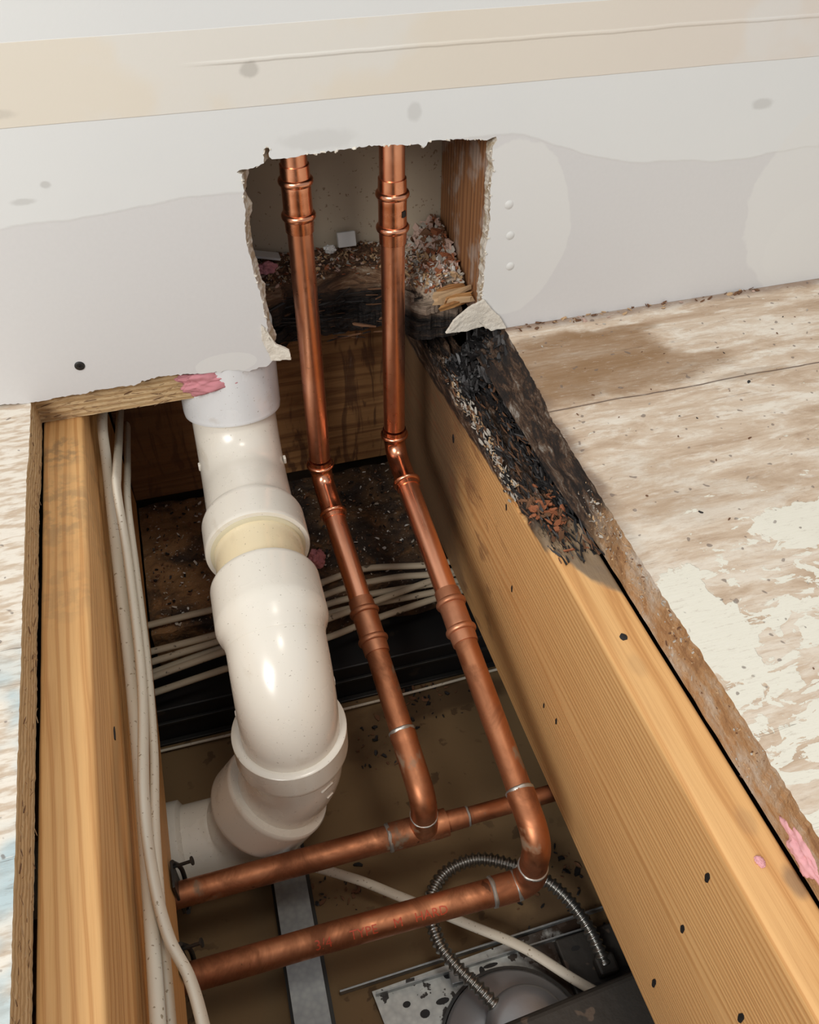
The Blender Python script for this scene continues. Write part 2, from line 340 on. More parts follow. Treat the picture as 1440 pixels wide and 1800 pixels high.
c = g.mix(g.voro(160), (.62, .64, .61), (.44, .46, .45)); c = g.mix(sp, c, (.028, .022, .018))
c = g.mix(g.mth('MULTIPLY', g.step(g.xyz()[0], .175, .24), g.step(g.noise(30, det=6), .35, .5)), c, (.045, .028, .018))
M['galvsp'] = g.fin(c, .45, g.mth('MULTIPLY', g.mth('SUBTRACT', 1., sp), .5), g.noise(90), .15)
M['black'] = plain('black_steel', (.018, .018, .019), .5, .3, sp=30, spc=(.05, .04, .03))
M['iron'] = plain('grimy_iron', (.045, .040, .034), .55, .3, sp=50, spc=(.13, .095, .07), bsc=60, bs=1.)
M['alu'] = plain('grey_aluminium', (.36, .365, .38), .36, .55)
M['conduit'] = plain('flexible_steel_conduit', (.38, .38, .36), .3, .95)
M['darkmetal'] = plain('dark_metal', (.05, .05, .048), .4, .6)
M['pink'] = plain('pink_insulation', (.62, .26, .29), .95, bsc=70, bs=.9)
M['pinkl'] = plain('light_pink_insulation', (.78, .40, .42), .95, bsc=90, bs=.9)
M['cbrown'] = plain('brown_chip', (.16, .075, .035), .85); M['ctan'] = plain('tan_chip', (.50, .33, .18), .85)
M['cblack'] = plain('black_chip', (.012, .011, .011), .6); M['cash'] = plain('ash_chip', (.46, .42, .36), .9)
M['cpink'] = plain('paper_chip', (.52, .36, .29), .9); M['cred'] = plain('red_brown_chip', (.30, .10, .04), .85)
M['cgrey'] = plain('charcoal_chip', (.07, .068, .068), .5)
M['mud'] = plain('joint_compound', (.74, .74, .71), .5)
g = G('amber_split_wood'); c, h = grain(g, (.50, .27, .10), (.38, .18, .06), (.20, .09, .03), 'X', 60, (0, -.8, .1)); M['amber'] = g.fin(c, .7, 0, h, .6)
M['white'] = plain('white_scrap', (.74, .74, .71), .8)

# ------------------------------------------------------------------ mesh helpers
def obj(name, vs, fs, mats, parent=None, smooth=False, mi=None):
    off = parent.matrix_basis.translation if parent else Vector()
    if parent and parent.parent: off = off + parent.parent.matrix_basis.translation
    me = bpy.data.meshes.new(name)
    me.from_pydata([tuple(Vector(v) - off) for v in vs], [], fs)
    for m in (mats if isinstance(mats, (list, tuple)) else [mats]): me.materials.append(m)
    bm = bmesh.new(); bm.from_mesh(me); bmesh.ops.recalc_face_normals(bm, faces=bm.faces); bm.to_mesh(me); bm.free()
    if mi: me.polygons.foreach_set('material_index', mi)
    if smooth: me.polygons.foreach_set('use_smooth', [True] * len(me.polygons))
    o = bpy.data.objects.new(name, me); C.objects.link(o)
    if parent: o.parent = parent
    return o
def sharp(o, ang=35):
    me = o.data; bm = bmesh.new(); bm.from_mesh(me)
    for e in bm.edges:
        if len(e.link_faces) == 2 and e.calc_face_angle(0) > math.radians(ang): e.smooth = False
    bm.to_mesh(me); bm.free(); return o
def tag(o, label=None, cat=None, group=None, kind=None):
    if label: o['label'] = label
    if cat: o['category'] = cat
    if group: o['group'] = group
    if kind: o['kind'] = kind
    return o
def thing(name, label, cat, loc, group=None):
    o = bpy.data.objects.new(name, None); C.objects.link(o); o.location = loc; o.empty_display_size = .02
    return tag(o, label, cat, group)

class MB:
    def __init__(s): s.v = []; s.f = []; s.mi = []
    def add(s, vs, fs, mi=0):
        k = len(s.v); s.v += [tuple(v) for v in vs]; s.f += [tuple(i + k for i in f) for f in fs]; s.mi += [mi] * len(fs); return s
    def box(s, a, b, mi=0, rot=None):
        x0, y0, z0 = a; x1, y1, z1 = b
        vs = [Vector(p) for p in ((x0, y0, z0), (x1, y0, z0), (x1, y1, z0), (x0, y1, z0), (x0, y0, z1), (x1, y0, z1), (x1, y1, z1), (x0, y1, z1))]
        if rot is not None:
            c = sum(vs, Vector()) / 8; vs = [rot @ (v - c) + c for v in vs]
        return s.add(vs, [(3, 2, 1, 0), (4, 5, 6, 7), (0, 1, 5, 4), (1, 2, 6, 5), (2, 3, 7, 6), (3, 0, 4, 7)], mi)
    def shard(s, c, size, r, mi=0, yaw=None, tilt=.5):
        """irregular splinter: a jittered, rotated box tapering to one end"""
        l, w, t = size
        rot = Matrix.Rotation(r.uniform(0, 6.28) if yaw is None else yaw + r.gauss(0, .25), 3, 'Z') @ Matrix.Rotation(r.gauss(0, tilt), 3, 'Y') @ Matrix.Rotation(r.gauss(0, tilt), 3, 'X')
        vs = []
        for zz in (-1, 1):
            for xx, yy in ((-1, -1), (-.1, -1.1), (1, -.6), (1.1, .3), (.1, 1.1), (-1, .8)):
                p = Vector((xx * l / 2 * r.uniform(.7, 1.15), yy * w / 2 * r.uniform(.5, 1.2), zz * t / 2 * r.uniform(.5, 1.3)))
                vs.append(rot @ p + Vector(c))
        return s.add(vs, [(5, 4, 3, 2, 1, 0), (6, 7, 8, 9, 10, 11)] + [(i, (i + 1) % 6, (i + 1) % 6 + 6, i + 6) for i in range(6)], mi)
    def build(s, name, mats, parent=None, smooth=False): return obj(name, s.v, s.f, mats, parent, smooth, s.mi)

def bevelbox(name, a, b, mat, parent=None, w=.002, seg=2, rot=None):
    o = MB().box(a, b, 0, rot).build(name, mat, parent)
    md = o.modifiers.new('bevel', 'BEVEL'); md.width = w; md.segments = seg
    return o

def rounded_path(pts, rads, step=.003):
    pts = [Vector(p) for p in pts]; out = [pts[0]]
    for i in range(1, len(pts) - 1):
        a, b, c = pts[i - 1], pts[i], pts[i + 1]; r = rads[i - 1]
        d1 = (a - b).normalized(); d2 = (c - b).normalized(); ang = d1.angle(d2)
        t = r / math.tan(ang / 2); p1 = b + d1 * t; cen = b + (d1 + d2).normalized() * (r / math.sin(ang / 2))
        n = max(6, int(r * (math.pi - ang) / step * 1.5)); u = (p1 - cen); w = (b + d2 * t - cen)
        for k in range(n + 1):
            f = k / n; th = (math.pi - ang)
            out.append(cen + (u * math.sin((1 - f) * th) + w * math.sin(f * th)) / math.sin(th))
    out.append(pts[-1])
    res = [out[0]]
    for p in out[1:]:
        d = p - res[-1]; n = max(1, int(d.length / step))
        base = res[-1].copy()
        for k in range(1, n + 1): res.append(base + d * k / n)
    return res
def arclen(path):
    s = [0.]
    for a, b in zip(path, path[1:]): s.append(s[-1] + (b - a).length)
    return s
def smooth_path(pts, n=12):
    P = [Vector(p) for p in pts]; P = [P[0] * 2 - P[1]] + P + [P[-1] * 2 - P[-2]]; out = []
    for i in range(1, len(P) - 2):
        p0, p1, p2, p3 = P[i - 1:i + 3]
        for k in range(n):
            t = k / n
            out.append(.5 * ((2 * p1) + (p2 - p0) * t + (2 * p0 - 5 * p1 + 4 * p2 - p3) * t * t + (3 * p1 - p0 - 3 * p2 + p3) * t ** 3))
    out.append(P[-2]); return out
def at_s(path, S, s):
    s = min(max(s, 0), S[-1])
    for i in range(len(S) - 1):
        if S[i + 1] >= s: return path[i].lerp(path[i + 1], (s - S[i]) / max(1e-9, S[i + 1] - S[i]))
    return path[-1]
def sweep(name, path, radf, mat, parent=None, nseg=36, cap=True, squash=None, up=(0, 0, 1), wob=0):
    """tube along a path; radf(s) gives its radius, squash=(a,b) an oval section"""
    S = arclen(path); vs = []; fs = []
    T0 = (path[1] - path[0]).normalized(); U = Vector(up); U = (U - T0 * U.dot(T0))
    if U.length < .05: U = Vector((1, 0, 0)); U = U - T0 * U.dot(T0)
    U.normalize()
    for i, p in enumerate(path):
        T = (path[min(i + 1, len(path) - 1)] - path[max(i - 1, 0)]).normalized()
        U = (U - T * U.dot(T)).normalized(); V = T.cross(U)
        r = radf(S[i]) if callable(radf) else radf
        for k in range(nseg):
            a = 2 * math.pi * k / nseg; rr = r
            if wob: rr *= 1 + wob * mnoise.noise(Vector((p.x * 60 + math.cos(a) * 2, p.y * 60 + math.sin(a) * 2, p.z * 60)))
            sa, sb = squash or (1, 1)
            vs.append(p + (U * math.cos(a) * sa + V * math.sin(a) * sb) * rr)
    n = len(path)
    for i in range(n - 1):
        for k in range(nseg):
            fs.append((i * nseg + k, i * nseg + (k + 1) % nseg, (i + 1) * nseg + (k + 1) % nseg, (i + 1) * nseg + k))
    if cap: fs.append(tuple(range(nseg))); fs.append(tuple((n - 1) * nseg + k for k in range(nseg)))
    return sharp(obj(name, vs, fs, mat, parent, True), 50)
def sub(path, S, s0, s1, step=.003, extra=()):
    ss = sorted(set([s0 + (s1 - s0) * k / max(2, int((s1 - s0) / step)) for k in range(max(2, int((s1 - s0) / step)) + 1)] + [e for e in extra if s0 < e < s1]))
    return [at_s(path, S, s) for s in ss]
def prof_on_path(name, path, S, prof, mat, parent, nseg=40, **kw):
    """turned profile [(s, radius)...] carried along a path"""
    ks = []
    for (sa, ra), (sb, rb) in zip(prof, prof[1:]):
        n = max(1, int(abs(sb - sa) / .003))
        for k in range(n): f = k / n; ks.append((sa + (sb - sa) * f, ra + (rb - ra) * f))
    ks.append(prof[-1])
    pts = [at_s(path, S, s) for s, r in ks]; rs = [r for s, r in ks]
    # tangents come from the smooth parent path so that steps stay square
    vs = []; fs = []; U = None
    for (s, r), p in zip(ks, pts):
        T = (at_s(path, S, s + .002) - at_s(path, S, s - .002)).normalized()
        if U is None:
            U = Vector((1, 0, 0)); U = (U - T * U.dot(T))
            if U.length < .1: U = Vector((0, 0, 1)) - T * T.z
        U = (U - T * U.dot(T)).normalized(); V = T.cross(U)
        for k in range(nseg):
            a = 2 * math.pi * k / nseg; vs.append(p + (U * math.cos(a) + V * math.sin(a)) * r)
    for i in range(len(ks) - 1):
        for k in range(nseg): fs.append((i * nseg + k, i * nseg + (k + 1) % nseg, (i + 1) * nseg + (k + 1) % nseg, (i + 1) * nseg + k))
    fs.append(tuple(range(nseg))); fs.append(tuple((len(ks) - 1) * nseg + k for k in range(nseg)))
    return sharp(obj(name, vs, fs, mat, parent, True), 40)
def s_where(path, S, ax, val, s_from=0):
    for i in range(len(S) - 1):
        a, b = path[i][ax], path[i + 1][ax]
        if S[i] >= s_from and (a - val) * (b - val) <= 0 and a != b: return S[i] + (S[i + 1] - S[i]) * (val - a) / (b - a)
    return s_from

def densify(pts, seg, rough, amp, seed, closed=True):
    """subdivide the edges whose index is in rough and jitter them; returns the outline and a flag per point"""
    r = random.Random(seed); out = []; fl = []
    n = len(pts)
    for i in range(n if closed else n - 1):
        a = Vector(pts[i]); b = Vector(pts[(i + 1) % n]); out.append(a); fl.append(i in rough)
        if i in rough:
            m = int((b - a).length / seg); nrm = Vector((-(b - a).y, (b - a).x)).normalized()
            for k in range(1, m):
                p = a.lerp(b, k / m)
                out.append(p + nrm * ((amp(p) if callable(amp) else amp) * (mnoise.noise(Vector((p.x * 90, p.y * 90, seed))) * 1.3 + r.gauss(0, .35)))); fl.append(True)
    return out, fl
def slab(name, outline, flags, emb, t0, t1, mats, nl=1, back=None, amp=0, parent=None, seed=0, ampf=None):
    """outline extruded from t0 (front or top) to t1; emb maps (u,v,t) to a point"""
    n = len(outline); vs = []; fs = []; mi = []
    for L in range(nl + 1):
        f = L / nl
        for i, p in enumerate(outline):
            q = p if back is None else p.lerp(back[i], f)
            if flags[i] and 0 < L < nl and amp:
                a = outline[i - 1]; b = outline[(i + 1) % n]; nr = Vector((-(b - a).y, (b - a).x)).normalized()
                q = q + nr * amp * (ampf(q) if ampf else 1) * (1.4 * mnoise.noise(Vector((q.x * 45, q.y * 45, L * .9 + seed))) + .35 * mnoise.noise(Vector((q.x * 260, q.y * 260, L * 2.3))))
            vs.append(emb(q.x, q.y, t0 + (t1 - t0) * f))
    fs.append(tuple(range(n))); mi.append(0)
    fs.append(tuple(nl * n + i for i in reversed(range(n)))); mi.append(0)
    for L in range(nl):
        for i in range(n): fs.append((L * n + i, L * n + (i + 1) % n, (L + 1) * n + (i + 1) % n, (L + 1) * n + i)); mi.append(1)
    return obj(name, vs, fs, mats, parent, False, mi)

# ------------------------------------------------------------------ the setting
YW = .735
GYP = [(-1.3, .0392), (-0.1764, 0.0392), (-0.1523, 0.0362), (-0.1215, 0.0378), (-0.0851, 0.039), (-0.0591, 0.0385), (-0.0345, 0.0428), (-0.0054, 0.0412), (0.0169, 0.0382), (0.0323, 0.0386), (0.0453, 0.0352), (0.053, 0.0327), (0.0721, 0.0364), (0.0785, 0.0445), (0.0764, 0.0661), (0.0755, 0.088), (0.0729, 0.1123), (0.0689, 0.1443), (0.0664, 0.169), (0.0692, 0.1996), (0.0706, 0.2258), (0.0662, 0.2278), (0.0778, 0.2298), (0.0895, 0.2328), (0.0907, 0.2443), (0.0938, 0.2459), (0.0965, 0.2354), (0.1117, 0.2351), (0.1287, 0.2361), (0.1556, 0.2371), (0.1953, 0.2367), (0.2232, 0.2348), (0.2283, 0.2308), (0.2319, 0.2353), (0.2437, 0.236), (0.2883, 0.2319), (0.2946, 0.2337), (0.2959, 0.2305), (0.2921, 0.2231), (0.2946, 0.2035), (0.2928, 0.1827), (0.294, 0.1495), (0.2919, 0.1208), (0.2921, 0.0904), (0.2922, 0.0597), (0.3006, 0.0531), (0.3194, 0.0362), (0.3653, 0.0362), (0.4371, 0.0362), (0.5249, 0.0362), (0.6034, 0.0362), (1.6, 0.0362), (1.6, 1.3), (-1.3, 1.3)]
ro = set(range(1, 46))
outl, fl = densify(GYP, .0022, ro, .0011, 3)
bk = []
for i, p in enumerate(outl):
    q = p.copy()
    if fl[i]:
        if p.x < .1 and p.y > .045: q.x += .006 + .005 * mnoise.noise(Vector((p.x * 30, p.y * 50, 1)))
        elif p.x > .285 and p.y > .05: q.x -= .001
        elif p.y > .22: q.y -= .0005
        else: q.y += .002 + .002 * mnoise.noise(Vector((p.x * 60, 0, 0)))
    bk.append(q)
wall = slab('wall_front', outl, fl, lambda u, v, t: (u, t, v), YW, .7477, [M['gyp'], M['core']], 4, bk, .0012, seed=1)
tag(wall, kind='structure')
def flap(name, pts, y0, th, bend, seed):
    o_, f_ = densify(pts, .002, set(range(len(pts))), .0007, seed)
    n = len(o_); c = sum(o_, Vector((0, 0))) / n; mb = MB(); vs = []
    for k in range(5):
        sc = 1 - k / 5
        for p in o_:
            q = c + (p - c) * (1 - k / 5)
            vs.append((q.x, bend(q.x, q.y) - .0012 * mnoise.noise(Vector((q.x * 90, q.y * 90, seed))), q.y))
    vs.append((c.x, bend(c.x, c.y), c.y)); fs = []
    for k in range(4):
        for i in range(n): fs.append((k * n + i, k * n + (i + 1) % n, (k + 1) * n + (i + 1) % n, (k + 1) * n + i))
    for i in range(n): fs.append((4 * n + i, 4 * n + (i + 1) % n, 5 * n))
    o = obj(name, vs, fs, M['torn'], wall); md = o.modifiers.new('solid', 'SOLIDIFY'); md.thickness = th; md.offset = 0
    return o
flap('torn_paper', [(0.2514, 0.0474), (0.2612, 0.0608), (0.2758, 0.07), (0.2924, 0.0751), (0.3003, 0.0648), (0.3126, 0.0503), (0.3186, 0.0385), (0.3022, 0.038), (0.2955, 0.0452), (0.2759, 0.0445)], YW, .003, lambda x, z: .7325 - max(0, .295 - x) * .15, 4)
flap('torn_paper', [(0.070, 0.083), (0.0772, 0.0692), (0.0819, 0.0593), (0.0932, 0.0526), (0.0945, 0.0424), (0.0754, 0.0417), (0.069, 0.0651)], YW, .003, lambda x, z: .735 - max(0, x - .08) * .3, 8)
for x, z in ((.3123, .1695), (.3162, .1385), (.319, .1061)):   # three dimpled fastener heads
    vs = []; fs = []
    for j, (r, d) in enumerate(((.0044, 0), (.0034, .0005), (.0022, .0009), (.0010, .0011))):
        for k in range(20): a = k * math.pi / 10; vs.append((x + r * math.cos(a), YW - d - .0001, z + r * math.sin(a)))
    for j in range(3):
        for k in range(20): fs.append((j * 20 + k, j * 20 + (k + 1) % 20, (j + 1) * 20 + (k + 1) % 20, (j + 1) * 20 + k))
    fs.append(tuple(60 + k for k in range(20))); obj('fastener_head', vs, fs, M['mud'], wall, True)
# loose crumbs of gypsum along the cut
mb = MB(); r2 = random.Random(5)
for i in range(120):
    j = r2.randrange(len(outl))
    if not fl[j] or outl[j].y < .05: continue
    p = outl[j]; mb.shard((p.x, r2.uniform(.734, .739), p.y), (r2.uniform(.001, .005), r2.uniform(.001, .003), .0012), r2, 0)
tag(mb.build('torn_edge_crumbs', M['torn'], wall), kind='stuff')

FR = [(0.3189, 0.7345), (0.3164, 0.7077), (0.314, 0.6629), (0.3102, 0.6104), (0.3062, 0.586), (0.3045, 0.5741), (0.306, 0.5607), (0.3041, 0.5337), (0.3035, 0.5061), (0.3027, 0.4654), (0.3021, 0.4377), (0.3015, 0.3925), (0.3003, 0.3375), (0.3006, 0.2831), (0.2997, 0.233), (0.2985, 0.1645), (.298, .02), (.298, -.28)]
FL = [(-.151, -.28), (-.151, .05), (-0.1508, 0.1935), (-0.1509, 0.2521), (-0.1512, 0.3225), (-0.1513, 0.4088), (-0.1516, 0.5826), (-0.1518, 0.6337), (-0.1505, 0.6559), (-0.1505, 0.7221)]
FLO = [(1.6, .752), (.3195, .752)] + FR + FL + [(-.15, .752), (.045, .752), (.047, .93), (-1.3, .93), (-1.3, -.7), (1.6, -.7)]
nF = len(FR); nL = len(FL)
outl2, fl2 = densify(FLO, .003, set(range(1, 2 + nF - 1)) | set(range(2 + nF, 2 + nF + nL + 1)), lambda p: .0009 if p.x > .2 else .00035, 11)
bk2 = []
for i, p in enumerate(outl2):
    q = p.copy()
    if fl2[i] and p.x > .29: q.x = .2964 - .004 * max(0, min(1, (p.y - .45) / .08)) + .0007 * mnoise.noise(Vector((0, p.y * 60, 0)))
    elif fl2[i] and p.x < -.14 and p.y < .74: q.x += .0006
    bk2.append(q)
fo = slab('floor', outl2, fl2, lambda u, v, t: (u, v, t), .036, .0005, [M['floor'], M['flooredge']], 7, bk2, .0022, seed=3, ampf=lambda p: (.45 + .75 * max(0, min(1, (p.y - .35) / .15))) if p.x > .2 else .25)
tag(fo, kind='structure')

tag(MB().box((-1.3, -.7, -.45), (1.6, 1.05, -.43)).build('ceiling', M['ceil']), kind='structure')
tag(MB().box((-1.29, .888, .0365), (1.59, .90, 1.3)).build('wall_rear', M['rear']), kind='structure')
mb = MB(); mb.box((-1.3, .7477, 1.29), (1.6, .888, 1.3)); mb.box((-1.3, .7477, .0365), (-1.29, .93, 1.29)); mb.box((1.59, .7477, .0365), (1.6, .93, 1.29))  # unseen cap and ends, added to keep sky light out of the wall cavity
tag(mb.build('unseen_closure_1', M['outer']), kind='structure')
for n_, a, b in (('unseen_closure_left', (-1.32, -.7, -.43), (-1.3, 1.05, .036)), ('unseen_closure_right', (1.6, -.7, -.43), (1.62, 1.05, .036)), ('unseen_closure_back', (-1.3, 1.03, -.43), (1.6, 1.05, .036)), ('unseen_closure_near', (-1.3, -.72, -.43), (1.6, -.7, .036))):  # unseen panels added to stop light leaking in under the floor
    tag(MB().box(a, b).build(n_, M['outer']), kind='structure')
tag(MB().box((-1.3, .93, .0), (1.6, 1.05, .036)).build('unseen_closure_2', M['outer']), kind='structure')  # unseen strip added to close the gap behind the rear wall
tag(MB().box((.3195, .7525, .0005), (1.6, .93, .036)).build('unseen_closure_3', M['outer']), kind='structure')  # unseen filler added to close the floor below the right drywall

# ------------------------------------------------------------------ framing timber
def joist(name, x0t, x1t, x0b, x1b, zb, mat, ys, disp, label, cat='joist'):
    prof = []; rr = .0045
    for k in range(6): a = math.pi - k / 5 * math.pi / 2; prof.append((x0t + rr + rr * math.cos(a), -rr + rr * math.sin(a)))
    m = 30
    for k in range(1, m): prof.append((x0t + rr + (x1t - x0t - 2 * rr) * k / m, 0))
    for k in range(6): a = math.pi / 2 - k / 5 * math.pi / 2; prof.append((x1t - rr + rr * math.cos(a), -rr + rr * math.sin(a)))
    for k in range(1, 7): f = (k / 7) ** 1.5; prof.append((x1t + (x1b - x1t) * f, -rr + (zb + rr) * f))
    prof += [(x1b, zb), (x0b, zb)]
    for k in range(1, 16): f = 1 - (k / 16) ** .7; prof.append((x0t + (x0b - x0t) * f, -rr + (zb + rr) * f))
    vs = []; fs = []; n = len(prof)
    for y in ys:
        for (x, z) in prof: vs.append(disp(x, y, z))
    for i in range(len(ys) - 1):
        for k in range(n): fs.append((i * n + k, i * n + (k + 1) % n, (i + 1) * n + (k + 1) % n, (i + 1) * n + k))
    fs.append(tuple(range(n))); fs.append(tuple((len(ys) - 1) * n + k for k in range(n)))
    o = sharp(obj(name, vs, fs, mat, None, True), 42); tag(o, label, cat); return o
def sm(a, b, x): t = min(1, max(0, (x - a) / (b - a))); return t * t * (3 - 2 * t)
def relief(x, y, k=0):
    """fibrous rot relief, stretched along the timber"""
    n = mnoise.noise(Vector((x * 70, y * 18, k))) * .45 + mnoise.noise(Vector((x * 190, y * 40, k + 3))) * .30
    n += abs(mnoise.noise(Vector((x * 420, y * 95, k + 7)))) * .30 + mnoise.noise(Vector((x * 800, y * 260, k + 9))) * .14
    return n
def dispR(x, y, z):
    e = sm(.43, .56, y) * .016 + sm(.56, .75, y) * .006
    e += sm(.42, .50, y) * .015 * relief(x, y)
    # the decayed top has split along the grain
    g1 = .284 + .004 * mnoise.noise(Vector((0, y * 14, 2)))
    e += sm(.45, .55, y) * .010 * math.exp(-((x - g1) / .0025) ** 2)
    f = sm(-.05, -.004, z) if z < -.004 else 1
    return (x + .0004 * mnoise.noise(Vector((y * 30, z * 40, x * 40))), y, z - max(0, e) * f)
ysR = [-.6 + .05 * i for i in range(20)]; ysR = [y for y in ysR if y < .40] + [.40 + .0018 * i for i in range(303)]
jr = joist('floor_joist', .2565, .2955, .265, .3035, -.286, M['joistR'], ysR, dispR, 'long pale fir floor joist on the right, its far top edge black with rot')
ysL = [-.6 + .02 * i for i in range(78)]
jl = joist('floor_joist', -.1495, -.1116, -.147, -.108, -.286, M['joistL'], ysL, lambda x, y, z: (x + .0004 * mnoise.noise(Vector((y * 30, z * 40, 3))), y, z + .0003 * mnoise.noise(Vector((y * 40, x * 90, 5)))), 'clean yellow fir floor joist on the left beside the white cables')
def nailmark(p, nrm, sx, sy, parent, mat=None):
    n = Vector(nrm).normalized(); u = Vector((0, 1, 0)); u = (u - n * u.dot(n)).normalized(); w = n.cross(u); p = Vector(p)
    vs = [p + n * .0009]; vs += [p + n * .0005 + (u * math.cos(a) * sx * .65 * (1 if k % 2 else 1.25) + w * math.sin(a) * sy) for k, a in enumerate([i * math.pi / 5 for i in range(10)])]
    vs += [v - n * .003 for v in vs[1:]]
    fs = [(0, k + 1, (k + 1) % 10 + 1) for k in range(10)] + [(k + 1, (k + 1) % 10 + 1, (k + 1) % 10 + 11, k + 11) for k in range(10)]
    return obj('nail', vs, fs, mat or M['cblack'], parent)
for y, z, a, b in ((.709, -.077, .004, .006), (.552, -.037, .0025, .005), (.525, -.124, .002, .005), (.403, -.177, .002, .005), (.187, -.038, .003, .006), (.187, -.123, .003, .006), (.189, -.24, .003, .008), (.43, -.19, .0015, .004), (.12, -.10, .003, .007)):
    xx = .2565 + .0085 * (-z / .286); nailmark((xx, y, z), (-1, 0, -.03), a, b, jr)
nailmark((.274, .356, 0), (0, 0, 1), .0045, .003, jr)
nailmark((-.1105, .42, -.06), (1, 0, 0), .008, .0022, jl)

tag(MB().box((-.1075, .945, -.285), (.262, .983, -.0005)).build('blocking_board', M['rim']), 'water-stained brown blocking board spanning between the joists behind the pipes', 'board')
# top plate of the wall below
def grid(name, x0, x1, y0, y1, nx, ny, zf, zb, mats, label=None, cat=None):
    vs = []; fs = []
    for j in range(ny + 1):
        for i in range(nx + 1):
            x = x0 + (x1 - x0) * i / nx; y = y0 + (y1 - y0) * j / ny; p = zf(x, y, j / ny); vs.append(p)
    t = len(vs)
    for j in range(ny):
        for i in range(nx): a = j * (nx + 1) + i; fs.append((a, a + 1, a + nx + 2, a + nx + 1))
    border = [i for i in range(nx + 1)] + [j * (nx + 1) + nx for j in range(1, ny + 1)] + [ny * (nx + 1) + i for i in range(nx - 1, -1, -1)] + [j * (nx + 1) for j in range(ny - 1, 0, -1)]
    for k in border: vs.append((vs[k][0], vs[k][1], zb))
    m = len(border)
    for k in range(m): fs.append((border[k], border[(k + 1) % m], t + (k + 1) % m, t + k))
    fs.append(tuple(t + k for k in range(m)))
    o = obj(name, vs, fs, mats, None, True); sharp(o, 60)
    if label: tag(o, label, cat)
    return o
grid('top_plate', -.107, .262, .715, .944, 90, 60, lambda x, y, f: (x, y + (.006 * mnoise.noise(Vector((x * 25, 2, 0))) if f == 0 else 0), -.2975 + .006 * mnoise.noise(Vector((x * 20, y * 20, 0))) + .003 * mnoise.noise(Vector((x * 80, y * 80, 4)))), -.365, M['plate'], 'dirt-caked dark wall top plate below the blocking board', 'wall plate')
bx = bevelbox('steel_channel', (-.25, .655, -.4285), (.45, .90, -.3665), M['black'], None, .002); tag(bx, 'black steel channel running across behind the pipes under the cables', 'channel')
for a, b in (((-.25, .648, -.4285), (.45, .6545, -.425)), ((-.25, .651, -.392), (.45, .6548, -.388))):
    bevelbox('lip', a, b, M['darkmetal'], bx, .0005)
# rotten sole plate of the wall: a decayed top surface and broken layers stepping down at its front
def solef(x, y, f):
    yf = .826 + .010 * mnoise.noise(Vector((x * 22, 1, 0))) - .040 * sm(.215, .25, x) + .004 * mnoise.noise(Vector((x * 90, 3, 0)))
    if x < .115: yf -= .018 * sm(.115, .095, x)
    yy = yf + (.887 - yf) * f; d = yy - yf
    n = mnoise.noise(Vector((x * 40, yy * 55, 0))) * .5 + mnoise.noise(Vector((x * 110, yy * 130, 1))) * .3 + mnoise.noise(Vector((x * 260, yy * 300, 2))) * .2
    top = .072 + .008 * n - .012 * math.exp(-d / .010)
    return (x, yy, top)
sp = grid('sole_plate', .047, .2925, .80, .887, 150, 70, solef, .045, M['sole'], 'crumbling brown and black rotten sole plate inside the wall opening', 'wall plate')
for L, (z0, z1) in enumerate(((.001, .012), (.0125, .023), (.0235, .034), (.0345, .0445), (.0455, .0555))):
    pts = [(.047, .886)]
    xs = [.047 + .0016 * i for i in range(153)]
    fr = []
    for x in xs:
        yf = solef(x, 0, 0)[1] + .004 - .003 * math.sin(L * 2.1) + .009 * mnoise.noise(Vector((x * 26, L * 3.7, 0))) + .005 * mnoise.noise(Vector((x * 90, L * 5.1, 1))) + .0022 * mnoise.noise(Vector((x * 320, L * 2.2, 2)))
        fr.append((x, yf))
    pts = [Vector(p) for p in fr + [(.2915, .886), (.047, .886)]]
    slab('broken_layer', pts, [True] * len(pts), lambda u, v, t: (u, v, t + .0022 * mnoise.noise(Vector((u * 60, v * 40, t * 90)))), z1, z0, [M['soleblk'], M['soleblk']], 3, None, .0012, sp, seed=L)
st = bevelbox('wall_stud', (.2955, .7485, .0365), (.334, .887, 1.285), M['stud'], None, .0015); tag(st, 'reddish stained wall stud at the right side of the wall opening', 'stud')
# frayed pale wood fibres hanging on the stud
mb = MB(); r3 = random.Random(31)
for k in range(7):
    y = .775 + .010 * k; z0 = .26; l = r3.uniform(.03, .075)
    mb.add([(.2948, y - .0012, z0), (.2948, y + .0012, z0), (.2935, y + r3.uniform(-.004, .004), z0 - l), (.2952, y, z0)], [(0, 1, 2), (1, 3, 2), (3, 0, 2)])
mb.build('loose_fibre', M['ctan'], st)

